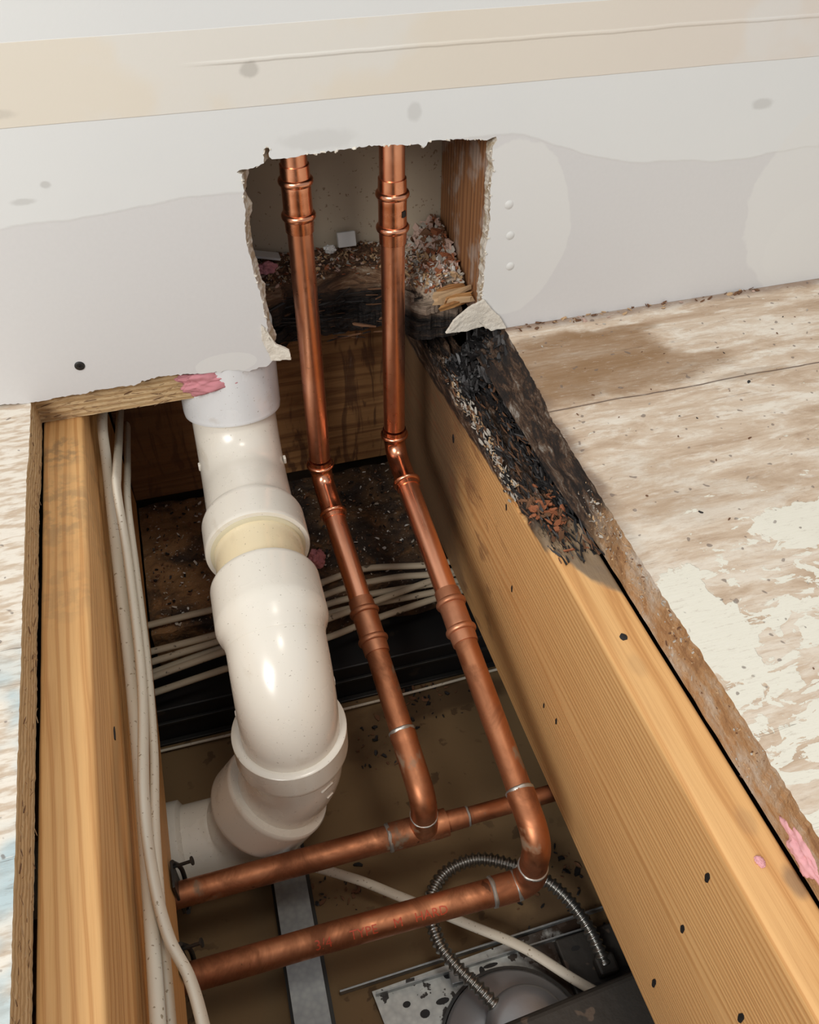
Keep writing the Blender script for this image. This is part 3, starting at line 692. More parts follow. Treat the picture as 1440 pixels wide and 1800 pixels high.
# ------------------------------------------------------------------ copper pipes
RC = .0118
def last(): return C.objects[-1]
def press_coupling(path, S, s0, s1, mat, parent, label=None):
    r = RC; L = s1 - s0
    def bead(c, w=.0034, h=.0026, b=.0016): return [(c + w * t, r + b + h * math.sqrt(max(0, 1 - t * t))) for t in (-1, -.9, -.7, -.4, 0, .4, .7, .9, 1)]
    p = [(s0, r), (s0, r + .0013), (s0 + L * .15, r + .0016)] + bead(s0 + L * .24) + [(s0 + L * .33, r + .0018), (s0 + L * .38, r + .0016), (s0 + L * .62, r + .0016), (s0 + L * .67, r + .0018)] + bead(s0 + L * .76) + [(s0 + L * .85, r + .0016), (s1, r + .0013), (s1, r)]
    return prof_on_path('press_coupling', path, S, p, mat, parent)
def press_elbow(path, S, s0, s1, mat, parent):
    r = RC; e = .0125
    def bead(c, w=.0030, h=.0025, b=.0014): return [(c + w * t, r + b + h * math.sqrt(max(0, 1 - t * t))) for t in (-1, -.9, -.7, -.4, 0, .4, .7, .9, 1)]
    p = [(s0, r), (s0, r + .0012), (s0 + .004, r + .0014)] + bead(s0 + .008) + [(s0 + e, r + .0011), (s0 + e + .004, r + .0006), (s0 + e + .007, r + .0003)]
    p += [(s1 - e - .007, r + .0003), (s1 - e - .004, r + .0006), (s1 - e, r + .0011)] + bead(s1 - .008) + [(s1 - .004, r + .0014), (s1, r + .0012), (s1, r)]
    return prof_on_path('press_elbow', path, S, p, mat, parent)
def solder_ring(path, S, s, r, parent, w=.0022):
    vs_path = [(s - w, r), (s - w * .5, r + .0009), (s + w * .6, r + .0008), (s + w, r)]
    o = prof_on_path('solder_ring', path, S, vs_path, M['solder'], parent)
    for v in o.data.vertices: v.co += Vector([mnoise.noise(Vector(v.co) * 160 + Vector((i * 9, 0, 0))) * .0007 for i in range(3)])
    return o

# --- left run
root = thing('copper_pipe', 'left copper water pipe dropping behind the drywall, bending forward into the farther crossing pipe', 'pipe', (.121, .764, .30))
P = rounded_path([(.1195, .766, .32), (.118, .757, -.138), (.132, .395, -.245), (.132, .395, -.298)], [.026, .024])
S = arclen(P); sz = lambda z: s_where(P, S, 2, z); sy = lambda y: s_where(P, S, 1, y, sz(-.10))
e0, e1 = sz(-.112), sy(.700)
sweep('pipe', sub(P, S, 0, sz(-.11)), RC, M['cu'], root, up=(1, 0, 0))
press_coupling(P, S, sz(.218), sz(.157), M['cufit'], root)
press_elbow(P, S, e0, e1, M['cufit'], root)
c0, c1 = sy(.603), sy(.543)
sweep('pipe', sub(P, S, e1 - .004, c0 + .01), RC, M['cu'], root, up=(1, 0, 0))
press_coupling(P, S, c0, c1, M['cudirty'], root)
b0 = sy(.462)
sweep('pipe', sub(P, S, c1 - .01, b0 + .004), RC, M['cuold'], root, up=(1, 0, 0))
b1 = S[-1] - .022
prof_on_path('sweat_elbow', P, S, [(b0, RC), (b0, RC + .0013), (b0 + .006, RC + .0015), (b0 + .012, RC + .0011), (b1 - .010, RC + .0011), (b1 - .004, RC + .0014), (b1, RC + .0013), (b1, RC)], M['cuold'], root)
solder_ring(P, S, b0, RC + .0007, last())
# crossing pipe
HZ = -.2985; HP = [Vector((-.20, .395, HZ)), Vector((.30, .395, HZ))]; HP = rounded_path([(-.24, .397, HZ), (.03, .3955, HZ), (.36, .395, HZ)], [.5]); HS = arclen(HP)
sx = lambda x: s_where(HP, HS, 0, x)
HR = .0123
sweep('pipe', sub(HP, HS, 0, sx(.10)), HR, M['cuold'], root, up=(0, 0, 1))
tee = prof_on_path('tee_run', HP, HS, [(sx(.096), HR), (sx(.096), HR + .0014), (sx(.145), HR + .0016), (sx(.156), HR + .0014), (sx(.156), .0105), (sx(.178), .0100), (sx(.178), .008)], M['cuold'], root)
sweep('pipe', sub(HP, HS, sx(.15), HS[-1]), .0088, M['cuold'], root, up=(0, 0, 1))
solder_ring(HP, HS, sx(.097), HR + .0008, tee); solder_ring(HP, HS, sx(.178), .0094, tee, .0016)
BR = rounded_path([(.132, .395, HZ + .002), (.132, .395, HZ + .014), (.132, .395, HZ + .030)], [.001], .001); BS = arclen(BR)
prof_on_path('tee_branch', BR, BS, [(0, .0135), (.006, .0150), (.012, .0138), (.026, .0136), (.026, .012)], M['cuold'], root)
solder_ring(BR, BS, .0262, .0129, last(), .0012)

# --- right run
root = thing('copper_pipe', 'right copper water pipe bending forward into the nearer crossing pipe with red print', 'pipe', (.208, .764, .30))
P = rounded_path([(.2085, .766, .32), (.205, .757, -.118), (.213, .3165, -.218), (.213, .3165, -.298)], [.026, .027])
S = arclen(P); sz = lambda z: s_where(P, S, 2, z); sy = lambda y: s_where(P, S, 1, y, sz(-.08))
e0, e1 = sz(-.088), sy(.702)
sweep('pipe', sub(P, S, 0, sz(-.086)), RC, M['cu'], root, up=(1, 0, 0))
cp = press_coupling(P, S, sz(.196), sz(.134), M['cufit'], root)
vs = []
for i in range(7):
    for j in (0, 1):
        a_ = -.62 + i * .07; p_ = at_s(P, S, sz(.168) + j * .006); vs.append((p_.x - math.sin(a_ - .25) * -(RC + .0021), p_.y - math.cos(a_ - .25) * (RC + .0021), p_.z))
vs = [(2 * at_s(P, S, sz(.165)).x - v[0] if v[0] < at_s(P, S, sz(.165)).x else v[0], v[1], v[2]) for v in vs]
obj('printed_mark', vs, [(2 * i, 2 * i + 1, 2 * i + 3, 2 * i + 2) for i in range(6)], M['black_ink'], cp)
press_elbow(P, S, e0, e1, M['cufit'], root)
c0, c1 = sy(.570), sy(.510)
sweep('pipe', sub(P, S, e1 - .004, c0 + .01), RC, M['cu'], root, up=(1, 0, 0))
press_coupling(P, S, c0, c1, M['cudirty'], root)
b0 = sy(.362)
sweep('pipe', sub(P, S, c1 - .01, b0 + .004), RC, M['cuold'], root, up=(1, 0, 0))
b1 = S[-1] - .030
prof_on_path('sweat_elbow', P, S, [(b0, RC), (b0, RC + .0014), (b0 + .006, RC + .0016), (b0 + .012, RC + .0012), (b1 - .010, RC + .0012), (b1 - .004, RC + .0014), (b1, RC + .0013), (b1, RC)], M['cuold'], root)
solder_ring(P, S, b0, RC + .0007, last())
NP = rounded_path([(-.24, .322, HZ), (.02, .320, HZ), (.213, .3165, HZ), (.213, .3165, HZ + .045)], [.5, .017]); NS = arclen(NP)
sx = lambda x: s_where(NP, NS, 0, x); q0 = sx(.176); NR = .0128
sweep('pipe', sub(NP, NS, 0, q0 + .002), NR, M['cuold'], root, up=(0, 0, 1))
qe = NS[-1] - .012
prof_on_path('sweat_elbow', NP, NS, [(q0, NR), (q0, NR + .0013), (q0 + .008, NR + .0014), (qe - .006, NR + .0014), (qe, NR + .0014), (qe, NR - .001)], M['cuold'], root)
el = last()
solder_ring(NP, NS, q0, NR + .0008, el); solder_ring(NP, NS, qe, NR + .0006, el, .002); solder_ring(NP, NS, q0 + .024, NR + .0008, el, .003)
# red print wrapped on the nearer crossing pipe
def wrap_text(txt, size, fn, name, mat, parent, label=None):
    cu = bpy.data.curves.new('txt', 'FONT'); cu.body = txt; cu.size = size; cu.resolution_u = 2
    to = bpy.data.objects.new('txt', cu); C.objects.link(to)
    dg = bpy.context.evaluated_depsgraph_get(); dg.update(); me = to.evaluated_get(dg).to_mesh()
    bm = bmesh.new(); bm.from_mesh(me); bmesh.ops.triangulate(bm, faces=bm.faces)
    bmesh.ops.subdivide_edges(bm, edges=[e for e in bm.edges if e.calc_length() > .002], cuts=1)
    vs = [fn(v.co.x, v.co.y) for v in bm.verts]; bm.verts.index_update(); fs = [tuple(v.index for v in f.verts) for f in bm.faces]
    bm.free(); bpy.data.objects.remove(to)
    o = obj(name, vs, fs, mat, parent)
    if label: o['label'] = label
    return o
def on_near(x0, a0):
    def fn(u, v):
        a = a0 + v / NR; rr = NR + .00035
        return (x0 + u, .3203 - .0181 * (x0 + u - .02) - rr * math.cos(a), HZ + rr * math.sin(a))
    return fn
wrap_text('3/4', .0125, on_near(.006, .55), 'red_print', M['red'], root)
wrap_text('TYPE', .0115, on_near(.038, .60), 'red_print', M['red'], root)
wrap_text('M', .0115, on_near(.078, .60), 'red_print', M['red'], root)
wrap_text('HARD', .0115, on_near(.098, .60), 'red_print', M['red'], root)

# ------------------------------------------------------------------ white drain
root = thing('drain_pipe', 'large white plastic drain pipe with glued elbows beside the left cables', 'pipe', (.033, .785, .02))
D = .0445
P = rounded_path([(.035, .787, .060), (.0325, .785, -.100), (.024, .460, -.100), (.022, .462, -.240)], [.075, .068], .003)
S = arclen(P); sz = lambda z, f=0: s_where(P, S, 2, z, f); sy = lambda y: s_where(P, S, 1, y, .12)
prof_on_path('coupling', P, S, [(0, D), (0, .0512), (sz(-.037), .0512), (sz(-.042), .0505), (sz(-.042), D)], M['pvcblue'], root, 64)['label'] = 'cool white coupling ring under the drywall'
h0, h1 = sy(.668), sy(.622)
sweep('elbow', sub(P, S, sz(-.038), h0 + .01), D, M['pvc'], root, 64, up=(1, 0, 0))
prof_on_path('elbow_hub', P, S, [(h0, D), (h0 + .003, D + .0055), (h0 + .008, D + .0072), (h1 - .002, D + .0072), (h1, D + .0065), (h1, D + .001)], M['pvc'], root, 64)
prof_on_path('glue_line', P, S, [(h1 - .001, D + .002), (h1 + .0015, D + .0022), (h1 + .003, D - .0002)], M['pvclip'], root, 64)
k0 = sy(.574)
sweep('pipe', sub(P, S, h1 - .005, k0 + .01), D - .0012, M['pvcprimer'], root, 64, up=(1, 0, 0))['label'] = 'short yellowed stub of pipe between the two hubs'
k1 = sy(.520)
prof_on_path('elbow_hub', P, S, [(k0, D - .001), (k0, D + .0062), (k0 + .002, D + .0072), (k1 - .006, D + .0072), (k1 + .002, D + .0048), (k1 + .006, D + .0022), (k1 + .014, D + .0008)], M['pvc'], root, 64)
zc = sz(-.180, S[-1] * .5)
sweep('elbow', sub(P, S, k1 - .002, zc + .015), D + .0006, M['pvc'], root, 64, up=(1, 0, 0))
# lower fitting turning left under the joist
Q = rounded_path([(.022, .462, -.150), (.022, .462, -.244), (-.050, .468, -.350), (-.30, .474, -.358)], [.05, .04], .003); QS = arclen(Q)
c0 = s_where(Q, QS, 2, -.172); 
prof_on_path('socket', Q, QS, [(c0, D + .001), (c0, D + .0070), (c0 + .001, D + .0082), (c0 + .030, D + .0082), (c0 + .033, D + .0070), (c0 + .036, D + .002)], M['pvc'], root, 64)
m0 = c0 + .034; m1 = s_where(Q, QS, 0, .004)
sweep('bend', sub(Q, QS, c0 + .02, m1 + .01), D + .0012, M['pvc'], root, 64, up=(1, 0, 0))
prof_on_path('socket', Q, QS, [(m1, D + .001), (m1, D + .0090), (m1 + .002, D + .0105), (m1 + .040, D + .0105), (m1 + .044, D + .008), (m1 + .043, D - .002)], M['pvc'], root, 64)
sweep('pipe', sub(Q, QS, m1 + .03, QS[-1]), D - .002, M['pvc'], root, 64, up=(0, 0, 1))
tt = s_where(Q, QS, 0, -.098)
prof_on_path('collar', Q, QS, [(tt, D - .002), (tt + .004, D + .004), (tt + .03, D + .0045), (tt + .03, D - .002)], M['pvc'], root, 64)
# moulded marks and gate nubs
for ds, ang, a_, b_ in ((.052, -1.02, .008, .0016), (.066, -.92, .0045, .0012)):
    cpt = at_s(Q, QS, c0 + ds); T = (at_s(Q, QS, c0 + ds + .002) - at_s(Q, QS, c0 + ds - .002)).normalized()
    n0 = Vector((math.cos(ang), math.sin(ang), 0)); n0 = (n0 - T * n0.dot(T)).normalized(); W = T.cross(n0)
    vs = []; fs = []; c_ = cpt + n0 * (D + .0010)
    for k in range(16): t = k * math.pi / 8; vs.append(c_ + W * a_ * math.cos(t) + T * b_ * math.sin(t) - n0 * .0012)
    for k in range(16): t = k * math.pi / 8; vs.append(c_ + W * a_ * .9 * math.cos(t) + T * b_ * .6 * math.sin(t) + n0 * .0012)
    for k in range(16): fs.append((k, (k + 1) % 16, (k + 1) % 16 + 16, k + 16))
    fs.append(tuple(range(16, 32))); obj('moulded_mark', vs, fs, M['pvc'], root, True)
for p in ((-.0125, .748, -.085), (.0765, .735, -.085), (-.021, .47, -.145), (.0685, .475, -.135), (.0765, .56, -.10)):
    bevelbox('nub', (p[0] - .0015, p[1] - .003, p[2] - .004), (p[0] + .0015, p[1] + .003, p[2] + .004), M['pvc'], root, .001)

# ------------------------------------------------------------------ pipe hangers on the left joist
def hanger(y, label):
    r = thing('pipe_hanger', label, 'hanger', (-.102, y, -.28), 'copper pipe hangers nailed under the left joist')
    bevelbox('strap', (-.1065, y - .010, -.320), (-.104, y + .016, -.262), M['darkmetal'], r, .0006)
    mb = MB()
    sweep('hook', smooth_path([(-.1045, y + .014, -.262), (-.1, y + .018, -.285), (-.1, y + .015, -.31), (-.1, y - .004, -.3145), (-.1, y - .016, -.305)]), .0022, M['darkmetal'], r, 10)
    sweep('nail', [Vector((-.106, y + .012, -.268)), Vector((-.088, y + .010, -.262)), Vector((-.0872, y + .010, -.2618)), Vector((-.0860, y + .010, -.2615))], lambda s: .0016 if s < .0195 else .0042, M['darkmetal'], r, 12)
hanger(.397, 'dark metal hanger under the left joist holding the farther crossing copper pipe')
hanger(.322, 'dark metal hanger under the left joist holding the nearer crossing copper pipe')

# ------------------------------------------------------------------ cables
def cable(pts, r, label, mat='cable', sq=None, up=(0, 0, 1), group=None, nseg=16):
    o = sweep('electrical_cable', smooth_path(pts, 14), r, M[mat], None, nseg, squash=sq, up=up); tag(o, label, 'cable', group); return o
cable([(-.098, .93, -.075), (-.100, .791, -.034), (-.101, .73, -.049), (-.101, .63, -.068), (-.1005, .496, -.092), (-.1, .385, -.096), (-.099, .291, -.090), (-.099, .216, -.085), (-.1, .10, -.08), (-.1, -.05, -.09)], .0052, 'straighter thin white cable running along the inner face of the left joist', sq=(1.15, 1), group=None)
cable([(-.092, .93, -.115), (-.092, .80, -.075), (-.090, .70, -.036), (-.090, .663, -.030), (-.090, .60, -.060), (-.090, .478, -.079), (-.092, .357, -.056), (-.0925, .305, -.072), (-.088, .268, -.085), (-.078, .24, -.09), (-.072, .205, -.09), (-.066, .14, -.1), (-.066, 0, -.12)], .0052, 'wide flat white cable beside the left joist that curves away at the bottom', sq=(1.6, .75), up=(0, 0, 1))
cable([(-.091, .93, -.15), (-.090, .80, -.11), (-.088, .70, -.075), (-.088, .62, -.090), (-.088, .52, -.106), (-.089, .43, -.105), (-.092, .36, -.098), (-.0935, .30, -.100), (-.094, .25, -.105), (-.095, .12, -.11), (-.095, 0, -.12)], .0045, 'lowest white cable showing between the other two on the left joist', sq=(1.5, .75))
cb = [((-.13, .722, -.288), (-.03, .728, -.290), (.05, .728, -.289), (.10, .733, -.289), (.16, .740, -.288), (.24, .724, -.288), (.30, .722, -.288)), 
      ((-.13, .690, -.298), (-.023, .697, -.299), (.06, .71, -.298), (.125, .722, -.296), (.19, .722, -.295), (.24, .714, -.295), (.3, .71, -.295)),
      ((-.13, .676, -.301), (-.02, .692, -.305), (.05, .70, -.305), (.12, .712, -.305), (.22, .708, -.305), (.3, .70, -.305)),
      ((-.13, .668, -.312), (-.022, .688, -.313), (.05, .694, -.313), (.12, .703, -.313), (.22, .700, -.313), (.3, .70, -.313)),
      ((-.13, .655, -.303), (-.023, .672, -.303), (.05, .678, -.303), (.10, .686, -.303), (.153, .693, -.300), (.239, .708, -.300), (.3, .715, -.30)),
      ((-.13, .648, -.322), (-.023, .662, -.322), (.05, .668, -.322), (.10, .673, -.321), (.16, .684, -.320), (.24, .694, -.319), (.3, .70, -.32))]
cbl = ['topmost grimy cable lying along the edge of the dirty top plate', 'second grimy cable from the top plate edge in the crossing bundle', 'third cable from the top plate edge in the crossing bundle', 'fourth cable from the top plate edge, tucked beneath the bundle', 'fifth cable of the crossing bundle, rising toward the right joist', 'nearest and lowest cable of the bundle crossing behind the pipes']
for k, (p, l) in enumerate(zip(cb, cbl)):
    o = cable(p, .0036, l, 'cabledirty', sq=(1.0, 1.25), group='cables crossing behind the pipes')
cable([(-.2, .640, -.4235), (.0, .638, -.4235), (.098, .636, -.424), (.204, .637, -.424), (.306, .640, -.424), (.4, .64, -.424)], .0018, 'thin white cable lying along the foot of the black steel channel')
cable([(-.14, .49, -.424), (-.05, .455, -.423), (.002, .437, -.386), (.058, .407, -.388), (.10, .377, -.392), (.161, .333, -.400), (.209, .296, -.404), (.25, .250, -.404), (.30, .20, -.404)], .0042, 'white cable crossing low over the ceiling board toward the light housing', sq=(.8, 1.25))

# ------------------------------------------------------------------ ceiling hardware
def furring():
    r = thing('furring_channel', 'galvanized steel furring channel lying lengthwise under the crossing copper pipes', 'channel', (-.008, .35, -.429))
    rot = Matrix.Rotation(.045, 3, 'Z')
    x0, x1 = -.024, .010
    mb = MB(); mb.box((x0, -.05, -.4285), (x0 + .0015, .62, -.402)).box((x1 - .0015, -.05, -.4285), (x1, .62, -.402)).box((x0, -.05, -.402), (x1, .62, -.4005))
    vs = [((Vector(v) - Vector((-.007, .35, 0))) @ Matrix.Rotation(.03, 3, 'Z') + Vector((-.007, .35, 0))) for v in mb.v]
    obj('channel_body', vs, mb.f, M['galv'], r)
    mb = MB(); mb.box((x0 - .004, -.05, -.4292), (x0, .62, -.428)).box((x1, -.05, -.4292), (x1 + .004, .62, -.428))
    vs = [((Vector(v) - Vector((-.007, .35, 0))) @ Matrix.Rotation(.03, 3, 'Z') + Vector((-.007, .35, 0))) for v in mb.v]
    obj('flange', vs, mb.f, M['darkmetal'], r)
furring()

lr = thing('recessed_light_housing', 'round grey recessed light can on a speckled galvanized mounting plate', 'light fixture', (.176, .20, -.429))
Zp = -.4245
pl, pf = densify([(.053, .306), (.135, .309), (.20, .312), (.268, .315), (.29, .315), (.29, -.0), (.06, -.0), (.058, .27)], .01, set(), 0, 2)
slab('mounting_plate', pl, pf, lambda u, v, t: (u, v, t), Zp, Zp - .0015, [M['galvsp'], M['galvsp']], 1, parent=lr)
mb = MB(); mb.box((.056, .300, Zp), (.29, .3015, Zp + .008)); mb.build('rim_flange', M['galv'], lr)
# holes and slots punched in the plate
r4 = random.Random(12)
for (x, y, a, b) in ((.075, .262, .004, .004), (.083, .285, .004, .003), (.098, .272, .005, .004), (.10, .252, .003, .003), (.118, .278, .007, .003), (.146, .292, .012, .0025), (.15, .283, .009, .0022), (.165, .292, .003, .006), (.10, .235, .006, .004), (.082, .238, .003, .003), (.175, .296, .008, .002), (.088, .215, .004, .004), (.13, .300, .004, .004)):
    vs = [(x + a * math.cos(k * math.pi / 6), y + b * math.sin(k * math.pi / 6), Zp + .0003) for k in range(12)]; vs += [(v[0], v[1], Zp - .0002) for v in vs]
    obj('slot', vs, [tuple(range(12))] + [(k, (k + 1) % 12, (k + 1) % 12 + 12, k + 12) for k in range(12)], M['cblack'], lr)
bevelbox('clip', (.092, .225, Zp), (.108, .238, Zp + .012), M['darkmetal'], lr, .001, rot=Matrix.Rotation(.5, 3, 'Z'))
bevelbox('clip', (.131, .287, Zp), (.150, .300, Zp + .009), M['galv'], lr, .001)
def lathe(name, c, prof, mat, parent, n=64):
    vs = []; fs = []
    for r, z in prof:
        for k in range(n): a = 2 * math.pi * k / n; vs.append((c[0] + r * math.cos(a), c[1] + r * math.sin(a), z))
    for i in range(len(prof) - 1):
        for k in range(n): fs.append((i * n + k, i * n + (k + 1) % n, (i + 1) * n + (k + 1) % n, (i + 1) * n + k))
    fs.append(tuple(range(n))); fs.append(tuple((len(prof) - 1) * n + k for k in range(n)))
    return sharp(obj(name, vs, fs, mat, parent, True), 45)
cc = (.172, .216)
lathe('can_collar', cc, [(.074, Zp), (.074, Zp + .010), (.071, Zp + .010), (.071, Zp + .002)], M['darkmetal'], lr)
lathe('can_shell', cc, [(.0695, Zp), (.0695, Zp + .014), (.066, Zp + .0175), (.030, Zp + .021), (.001, Zp + .021)], M['alu'], lr)
lathe('lamp_dome', (.184, .222), [(.041, Zp + .019), (.041, Zp + .030), (.0395, Zp + .036), (.035, Zp + .041), (.026, Zp + .0445), (.012, Zp + .046), (.001, Zp + .046)], M['alu'], lr)
# hanger bar of the fixture
bar = bevelbox('hanger_bar', (.022, .314, -.4285), (.31, .316, -.419), M['galv'], None, .0004, rot=Matrix.Rotation(.01, 3, 'Z')); tag(bar, 'thin galvanized hanger bar beside the speckled mounting plate', 'bar')

cpth = smooth_path([(.163, .246, -.392), (.150, .266, -.383), (.134, .292, -.380), (.125, .318, -.380), (.127, .352, -.382), (.141, .374, -.384), (.162, .386, -.385), (.192, .387, -.384), (.222, .371, -.382), (.249, .348, -.382), (.266, .321, -.384), (.276, .292, -.390), (.281, .266, -.402), (.282, .258, -.408)], 60)
co = sweep('flexible_conduit', cpth, lambda s: .0063 + .0012 * math.sin(2 * math.pi * s / .0062), M['conduit'], None, 20)
tag(co, 'looped ribbed metal conduit between the light can and the dark junction box', 'conduit')

jb = thing('junction_box', 'dark metal junction box plate against the foot of the right joist', 'box', (.285, .26, -.429))
bevelbox('cover_plate', (.245, .236, -.4243), (.315, .298, -.414), M['iron'], jb, .002)
bevelbox('connector', (.272, .249, -.4145), (.293, .268, -.400), M['iron'], jb, .003)
for x, y in ((.268, .246), (.30, .253), (.262, .284)):
    vs = [(x + .005 * math.cos(k * math.pi / 6), y + .0025 * math.sin(k * math.pi / 6), -.4137) for k in range(12)]; vs += [(v[0], v[1], -.4145) for v in vs]
    obj('slot', vs, [tuple(range(12))] + [(k, (k + 1) % 12, (k + 1) % 12 + 12, k + 12) for k in range(12)], M['cblack'], jb)
pl_ = bevelbox('steel_bar', (.10, .145, -.375), (.335, .2285, -.350), M['iron'], None, .008, 4, rot=Matrix.Rotation(.06, 3, 'Z')); tag(pl_, 'grimy black iron bar passing over the light can at the bottom right', 'bar')

# ------------------------------------------------------------------ screw in the drywall
sc = thing('drywall_screw', 'black drywall screw head in the left part of the drywall', 'screw', (-.0987, YW, .0677))
def disc_y(name, x, z, y, prof, mat, parent, n=24):
    vs = []; fs = []
    for r, d in prof:
        for k in range(n): a = 2 * math.pi * k / n; vs.append((x + r * math.cos(a), y - d, z + r * math.sin(a)))
    for i in range(len(prof) - 1):
        for k in range(n): fs.append((i * n + k, i * n + (k + 1) % n, (i + 1) * n + (k + 1) % n, (i + 1) * n + k))
    fs.append(tuple((len(prof) - 1) * n + k for k in range(n))); return obj(name, vs, fs, mat, parent, True)
disc_y('screw_head', -.0987, .0677, YW, [(.0046, -.004), (.0046, .0003), (.0042, .0010), (.0020, .0006)], M['darkmetal'], sc)
mb = MB(); mb.box((-.1005, YW - .0012, .0672), (-.0969, YW - .0003, .0682)).box((-.0992, YW - .0012, .0659), (-.0982, YW - .0003, .0695)); mb.build('cross_recess', M['cblack'], sc)

# ------------------------------------------------------------------ insulation
def tuft(name, c, size, mat, label, seed, lumps=7):
    r = random.Random(seed); bm = bmesh.new()
    bmesh.ops.create_icosphere(bm, subdivisions=5, radius=1)
    vs = []
    for v in bm.verts:
        p = v.co; n = mnoise.noise(p * 1.6 + Vector((seed, 0, 0))) * .45 + mnoise.noise(p * 4 + Vector((0, seed, 0))) * .22 + mnoise.noise(p * 11) * .09
        q = p * (1 + n); vs.append((c[0] + q.x * size[0], c[1] + q.y * size[1], c[2] + q.z * size[2]))
    bm.verts.index_update(); fs = [tuple(v.index for v in f.verts) for f in bm.faces]; bm.free()
    o = obj(name, vs, fs, mat, None, True); tag(o, label, 'insulation'); return o
tuft('insulation_tuft', (.015, .742, .025), (.033, .0070, .0125), M['pink'], 'pink fibreglass tuft squeezed out between drywall and white drain coupling', 3)
tuft('insulation_tuft', (.103, .757, -.270), (.010, .010, .012), M['pink'], 'small round pink insulation lump beside the white drain elbow', 5)
tuft('insulation_tuft', (.303, .168, .013), (.010, .022, .009), M['pinkl'], 'pale pink insulation clump in the gap beside the right joist', 9)
tuft('insulation_tuft', (.0935, .848, .079), (.010, .006, .007), M['pink'], 'pink insulation scrap on the sole plate at the left of the wall opening', 10)
tuft('insulation_tuft', (.276, .174, .0008), (.0025, .004, .0012), M['pinkl'], 'tiny pink insulation speck on top of the right joist', 13)

# ------------------------------------------------------------------ loose debris
o = bevelbox('gypsum_scrap', (.176, .872, .078), (.196, .879, .094), M['white'], None, .0012, rot=Matrix.Rotation(-.3, 3, 'X')); tag(o, 'small square pale gypsum scrap standing against the back of the wall cavity', 'scrap')
o = tuft('gypsum_scrap', (.165, .866, .082), (.006, .004, .004), M['white'], 'little crumpled white scrap left of the square gypsum piece', 21); o['category'] = 'scrap'
mb = MB(); r5 = random.Random(4); mb.box((.080, .864, .081), (.112, .878, .0835), rot=Matrix.Rotation(.25, 3, 'Y')); o = mb.build('paper_scrap', M['white']); tag(o, 'folded white paper scrap at the left end of the sole plate', 'scrap')
mb = MB(); r6 = random.Random(17)
for k in range(7):
    mb.shard((.272 + r6.uniform(-.002, .002), .760 + .0026 * k, .058 + .0014 * (k % 4) + .001 * k), (.036 + r6.uniform(-.006, .006), .005, .006), r6, k % 2, yaw=.12, tilt=.06)
o = mb.build('wood_chunk', [M['amber'], M['ctan']]); tag(o, 'split amber wood chunk at the foot of the stained stud', 'wood chunk')
dm = [M['cbrown'], M['ctan'], M['cblack'], M['cash'], M['cpink'], M['cred'], M['cgrey'], M['white']]
def debris(name, n, fn, pal, label, seed, szr=(.002, .009), yaw=None, tilt=.5, cat='debris', asp=(.25, .7)):
    r = random.Random(seed); mb = MB()
    for k in range(n):
        c = fn(r)
        if c is None: continue
        l = r.uniform(*szr) * r.uniform(.6, 1.3); mb.shard(c, (l, l * r.uniform(*asp), l * r.uniform(*asp) * .5), r, r.choice(pal), yaw, tilt)
    o = mb.build(name, dm); tag(o, label, cat, kind='stuff'); return o
def on_sole(r):
    x = r.uniform(.085, .292); f = r.uniform(.12, .98); p = solef(x, 0, f); return (p[0], p[1], p[2] + .001)
debris('wood_crumbs', 900, on_sole, [0, 0, 1, 3, 5, 4, 0, 1], 'brown and tan wood crumbs scattered over the rotten sole plate', 41, (.0015, .006))
def pile(r):
    a = r.uniform(0, 1); x = .289 - abs(r.gauss(0, .017)); y = r.uniform(.80, .884); h = .026 * math.exp(-((.289 - x) / .018) ** 2) * sm(.79, .87, y)
    return (x, y, .073 + h * r.uniform(.3, 1))
debris('paper_flakes', 420, pile, [4, 4, 0, 3, 4, 0, 5], 'heap of pinkish brown peeled flakes against the stained stud', 43, (.005, .014), tilt=1.0)
def fr_(r):
    x = r.uniform(.228, .290); p = solef(x, 0, r.random() ** 1.5 * .6); return (x, p[1], p[2] + r.uniform(-.002, .008))
debris('pale_rot_crumbs', 520, fr_, [1, 3, 7, 1, 5, 3, 4], 'pale fibrous rot crumbs at the right front of the sole plate', 44, (.002, .007), tilt=.8)
def blackfront(r):
    x = r.uniform(.075, .235); return (x, .812 + r.uniform(-.006, .012), r.uniform(.004, .060))
debris('charred_splinters', 150, blackfront, [2, 2, 0, 2], 'black splintered layers along the broken front of the sole plate', 45, (.006, .022), yaw=0, tilt=.15, asp=(.06, .16))
def rotj(r):
    y = .44 + .34 * r.random(); x = r.uniform(.259, .295) ; p = dispR(x, y, 0)
    return (p[0], p[1], p[2] + r.uniform(-.001, .004))
debris('rotten_splinters', 700, rotj, [2, 2, 0, 2, 2, 0, 6], 'black rotten splinters along the decayed top of the right joist', 46, (.004, .016), yaw=math.pi / 2, tilt=.16, asp=(.07, .2))
def rotg(r):
    y = r.uniform(.50, .745); t = r.random(); x = .289 + t * (.020 + .012 * sm(.5, .7, y)); return (x, y, -.020 + .052 * t + r.uniform(-.003, .002))
debris('charred_splinters', 1500, rotg, [2, 2, 6, 2, 2, 0, 2], 'black charred-looking rot between the right joist and the floor edge', 47, (.004, .018), yaw=math.pi / 2, tilt=.25, asp=(.08, .22))
def heap(r):
    x = r.uniform(.268, .317); y = r.uniform(.705, .775); return (x, y, -.022 + .050 * sm(.275, .315, x) * r.uniform(.55, 1) + .006 * r.random())
debris('charcoal_pieces', 420, heap, [2, 2, 6, 2], 'black charcoal-like lumps of rot under the torn paper flap', 60, (.005, .015), yaw=math.pi / 2, tilt=.5, asp=(.2, .5))
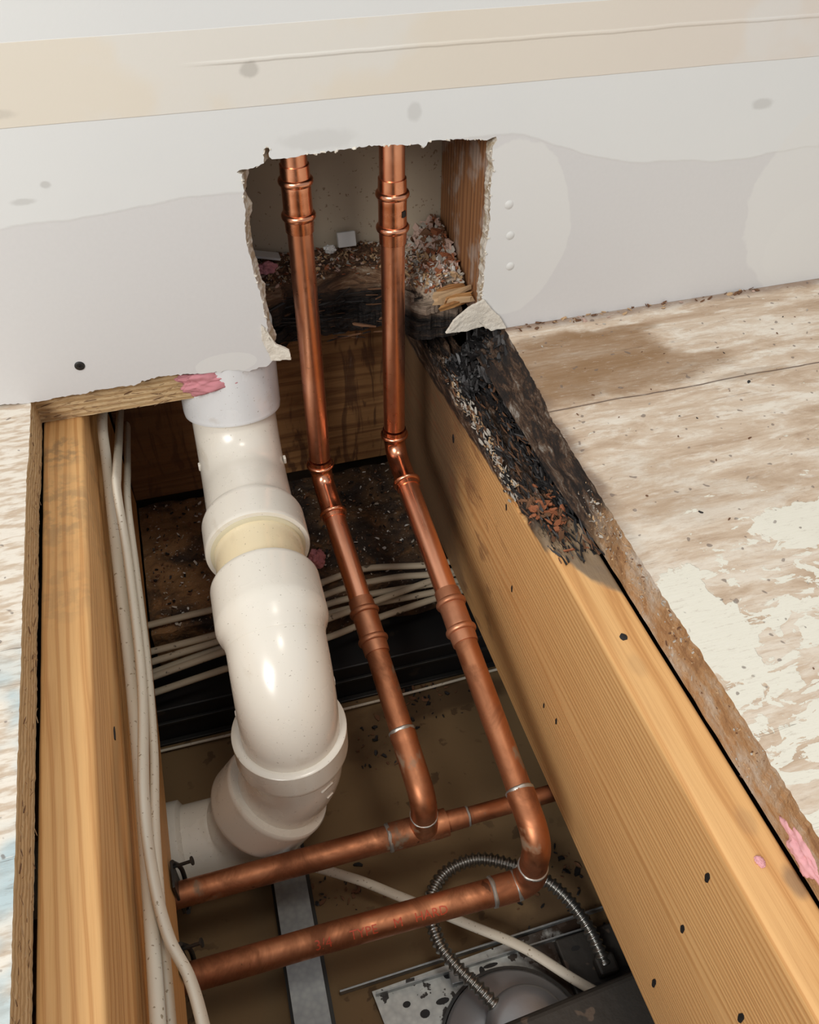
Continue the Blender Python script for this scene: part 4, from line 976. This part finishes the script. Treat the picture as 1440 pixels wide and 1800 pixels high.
def ashy(r):
    y = r.uniform(.54, .74); return (.2605 + (y - .54) * .03 + r.gauss(0, .003), y, dispR(.262, y, 0)[2] + r.uniform(.000, .004))
debris('ashen_flakes', 420, ashy, [3, 3, 1, 3, 0, 2], 'ash white flaking rot near the wall end of the right joist', 48, (.002, .009), yaw=math.pi / 2, tilt=.3, asp=(.15, .4))
def redch(r):
    y = r.gauss(.50, .018); return (r.uniform(.262, .290), y, dispR(.275, y, 0)[2] + r.uniform(0, .004))
debris('red_brown_chips', 70, redch, [5, 5, 0], 'red brown crumbled chips where the rot on the right joist ends', 49, (.004, .010), tilt=.5)
def pldirt(r):
    x = r.uniform(-.10, .255); y = r.uniform(.72, .94); return (x, y, -.2945 + .006 * mnoise.noise(Vector((x * 20, y * 20, 0))))
debris('dirt_crumbs', 900, pldirt, [2, 0, 2, 0, 3, 7, 2, 0], 'dirt crumbs and splinters strewn on the dark top plate', 50, (.0012, .006), tilt=.5)
def edg(r):
    y = r.uniform(.20, .50); t = r.random(); return (.2975 + .003 * t, y, .0 + .034 * t + r.uniform(-.002, .002))
debris('wood_dust', 600, edg, [1, 3, 0, 1, 3], 'tan wood dust caught along the cut floor edge by the right joist', 51, (.001, .004), tilt=.8)
def cdirt(r):
    x, y = r.choice(((.26, .29), (.27, .37), (.20, .625), (.13, .58), (.04, .41))); return (x + r.gauss(0, .025), min(.645, y + r.gauss(0, .018)), -.4295 + .001)
debris('ceiling_dirt', 260, cdirt, [2, 0, 2, 0], 'dark dirt flakes lying on the ceiling board', 52, (.002, .008), tilt=.1)
def fl_(r): return (r.uniform(.32, .75), r.uniform(-.02, .73), .0365)
debris('floor_grit', 120, fl_, [0, 2, 3, 0], 'scattered small dark grit on the worn plywood floor', 53, (.001, .004), tilt=.05)
def flw(r): return (r.uniform(.33, .62), .731 + r.gauss(0, .003), .037)
debris('torn_fibres', 60, flw, [0, 4, 0, 1], 'torn brown fibres along the base of the drywall on the right', 54, (.002, .007), yaw=0, tilt=.4)
def ljd(r):
    y = r.uniform(.05, .73); return (-.1505 + .001 * r.random(), y, r.uniform(.001, .034))
debris('edge_fibres', 360, ljd, [1, 1, 0, 1], 'frayed tan fibres on the cut edge of the left floor sheet', 55, (.002, .006), yaw=1.57, tilt=.4, asp=(.06, .15))
def lst(r):
    return (r.uniform(-.15, .045), .7515, r.uniform(.001, .035))
debris('edge_fibres', 260, lst, [1, 1, 0, 1], 'frayed tan fibres on the floor sheet edge under the drywall', 56, (.003, .012), yaw=0, tilt=.12, asp=(.04, .1))
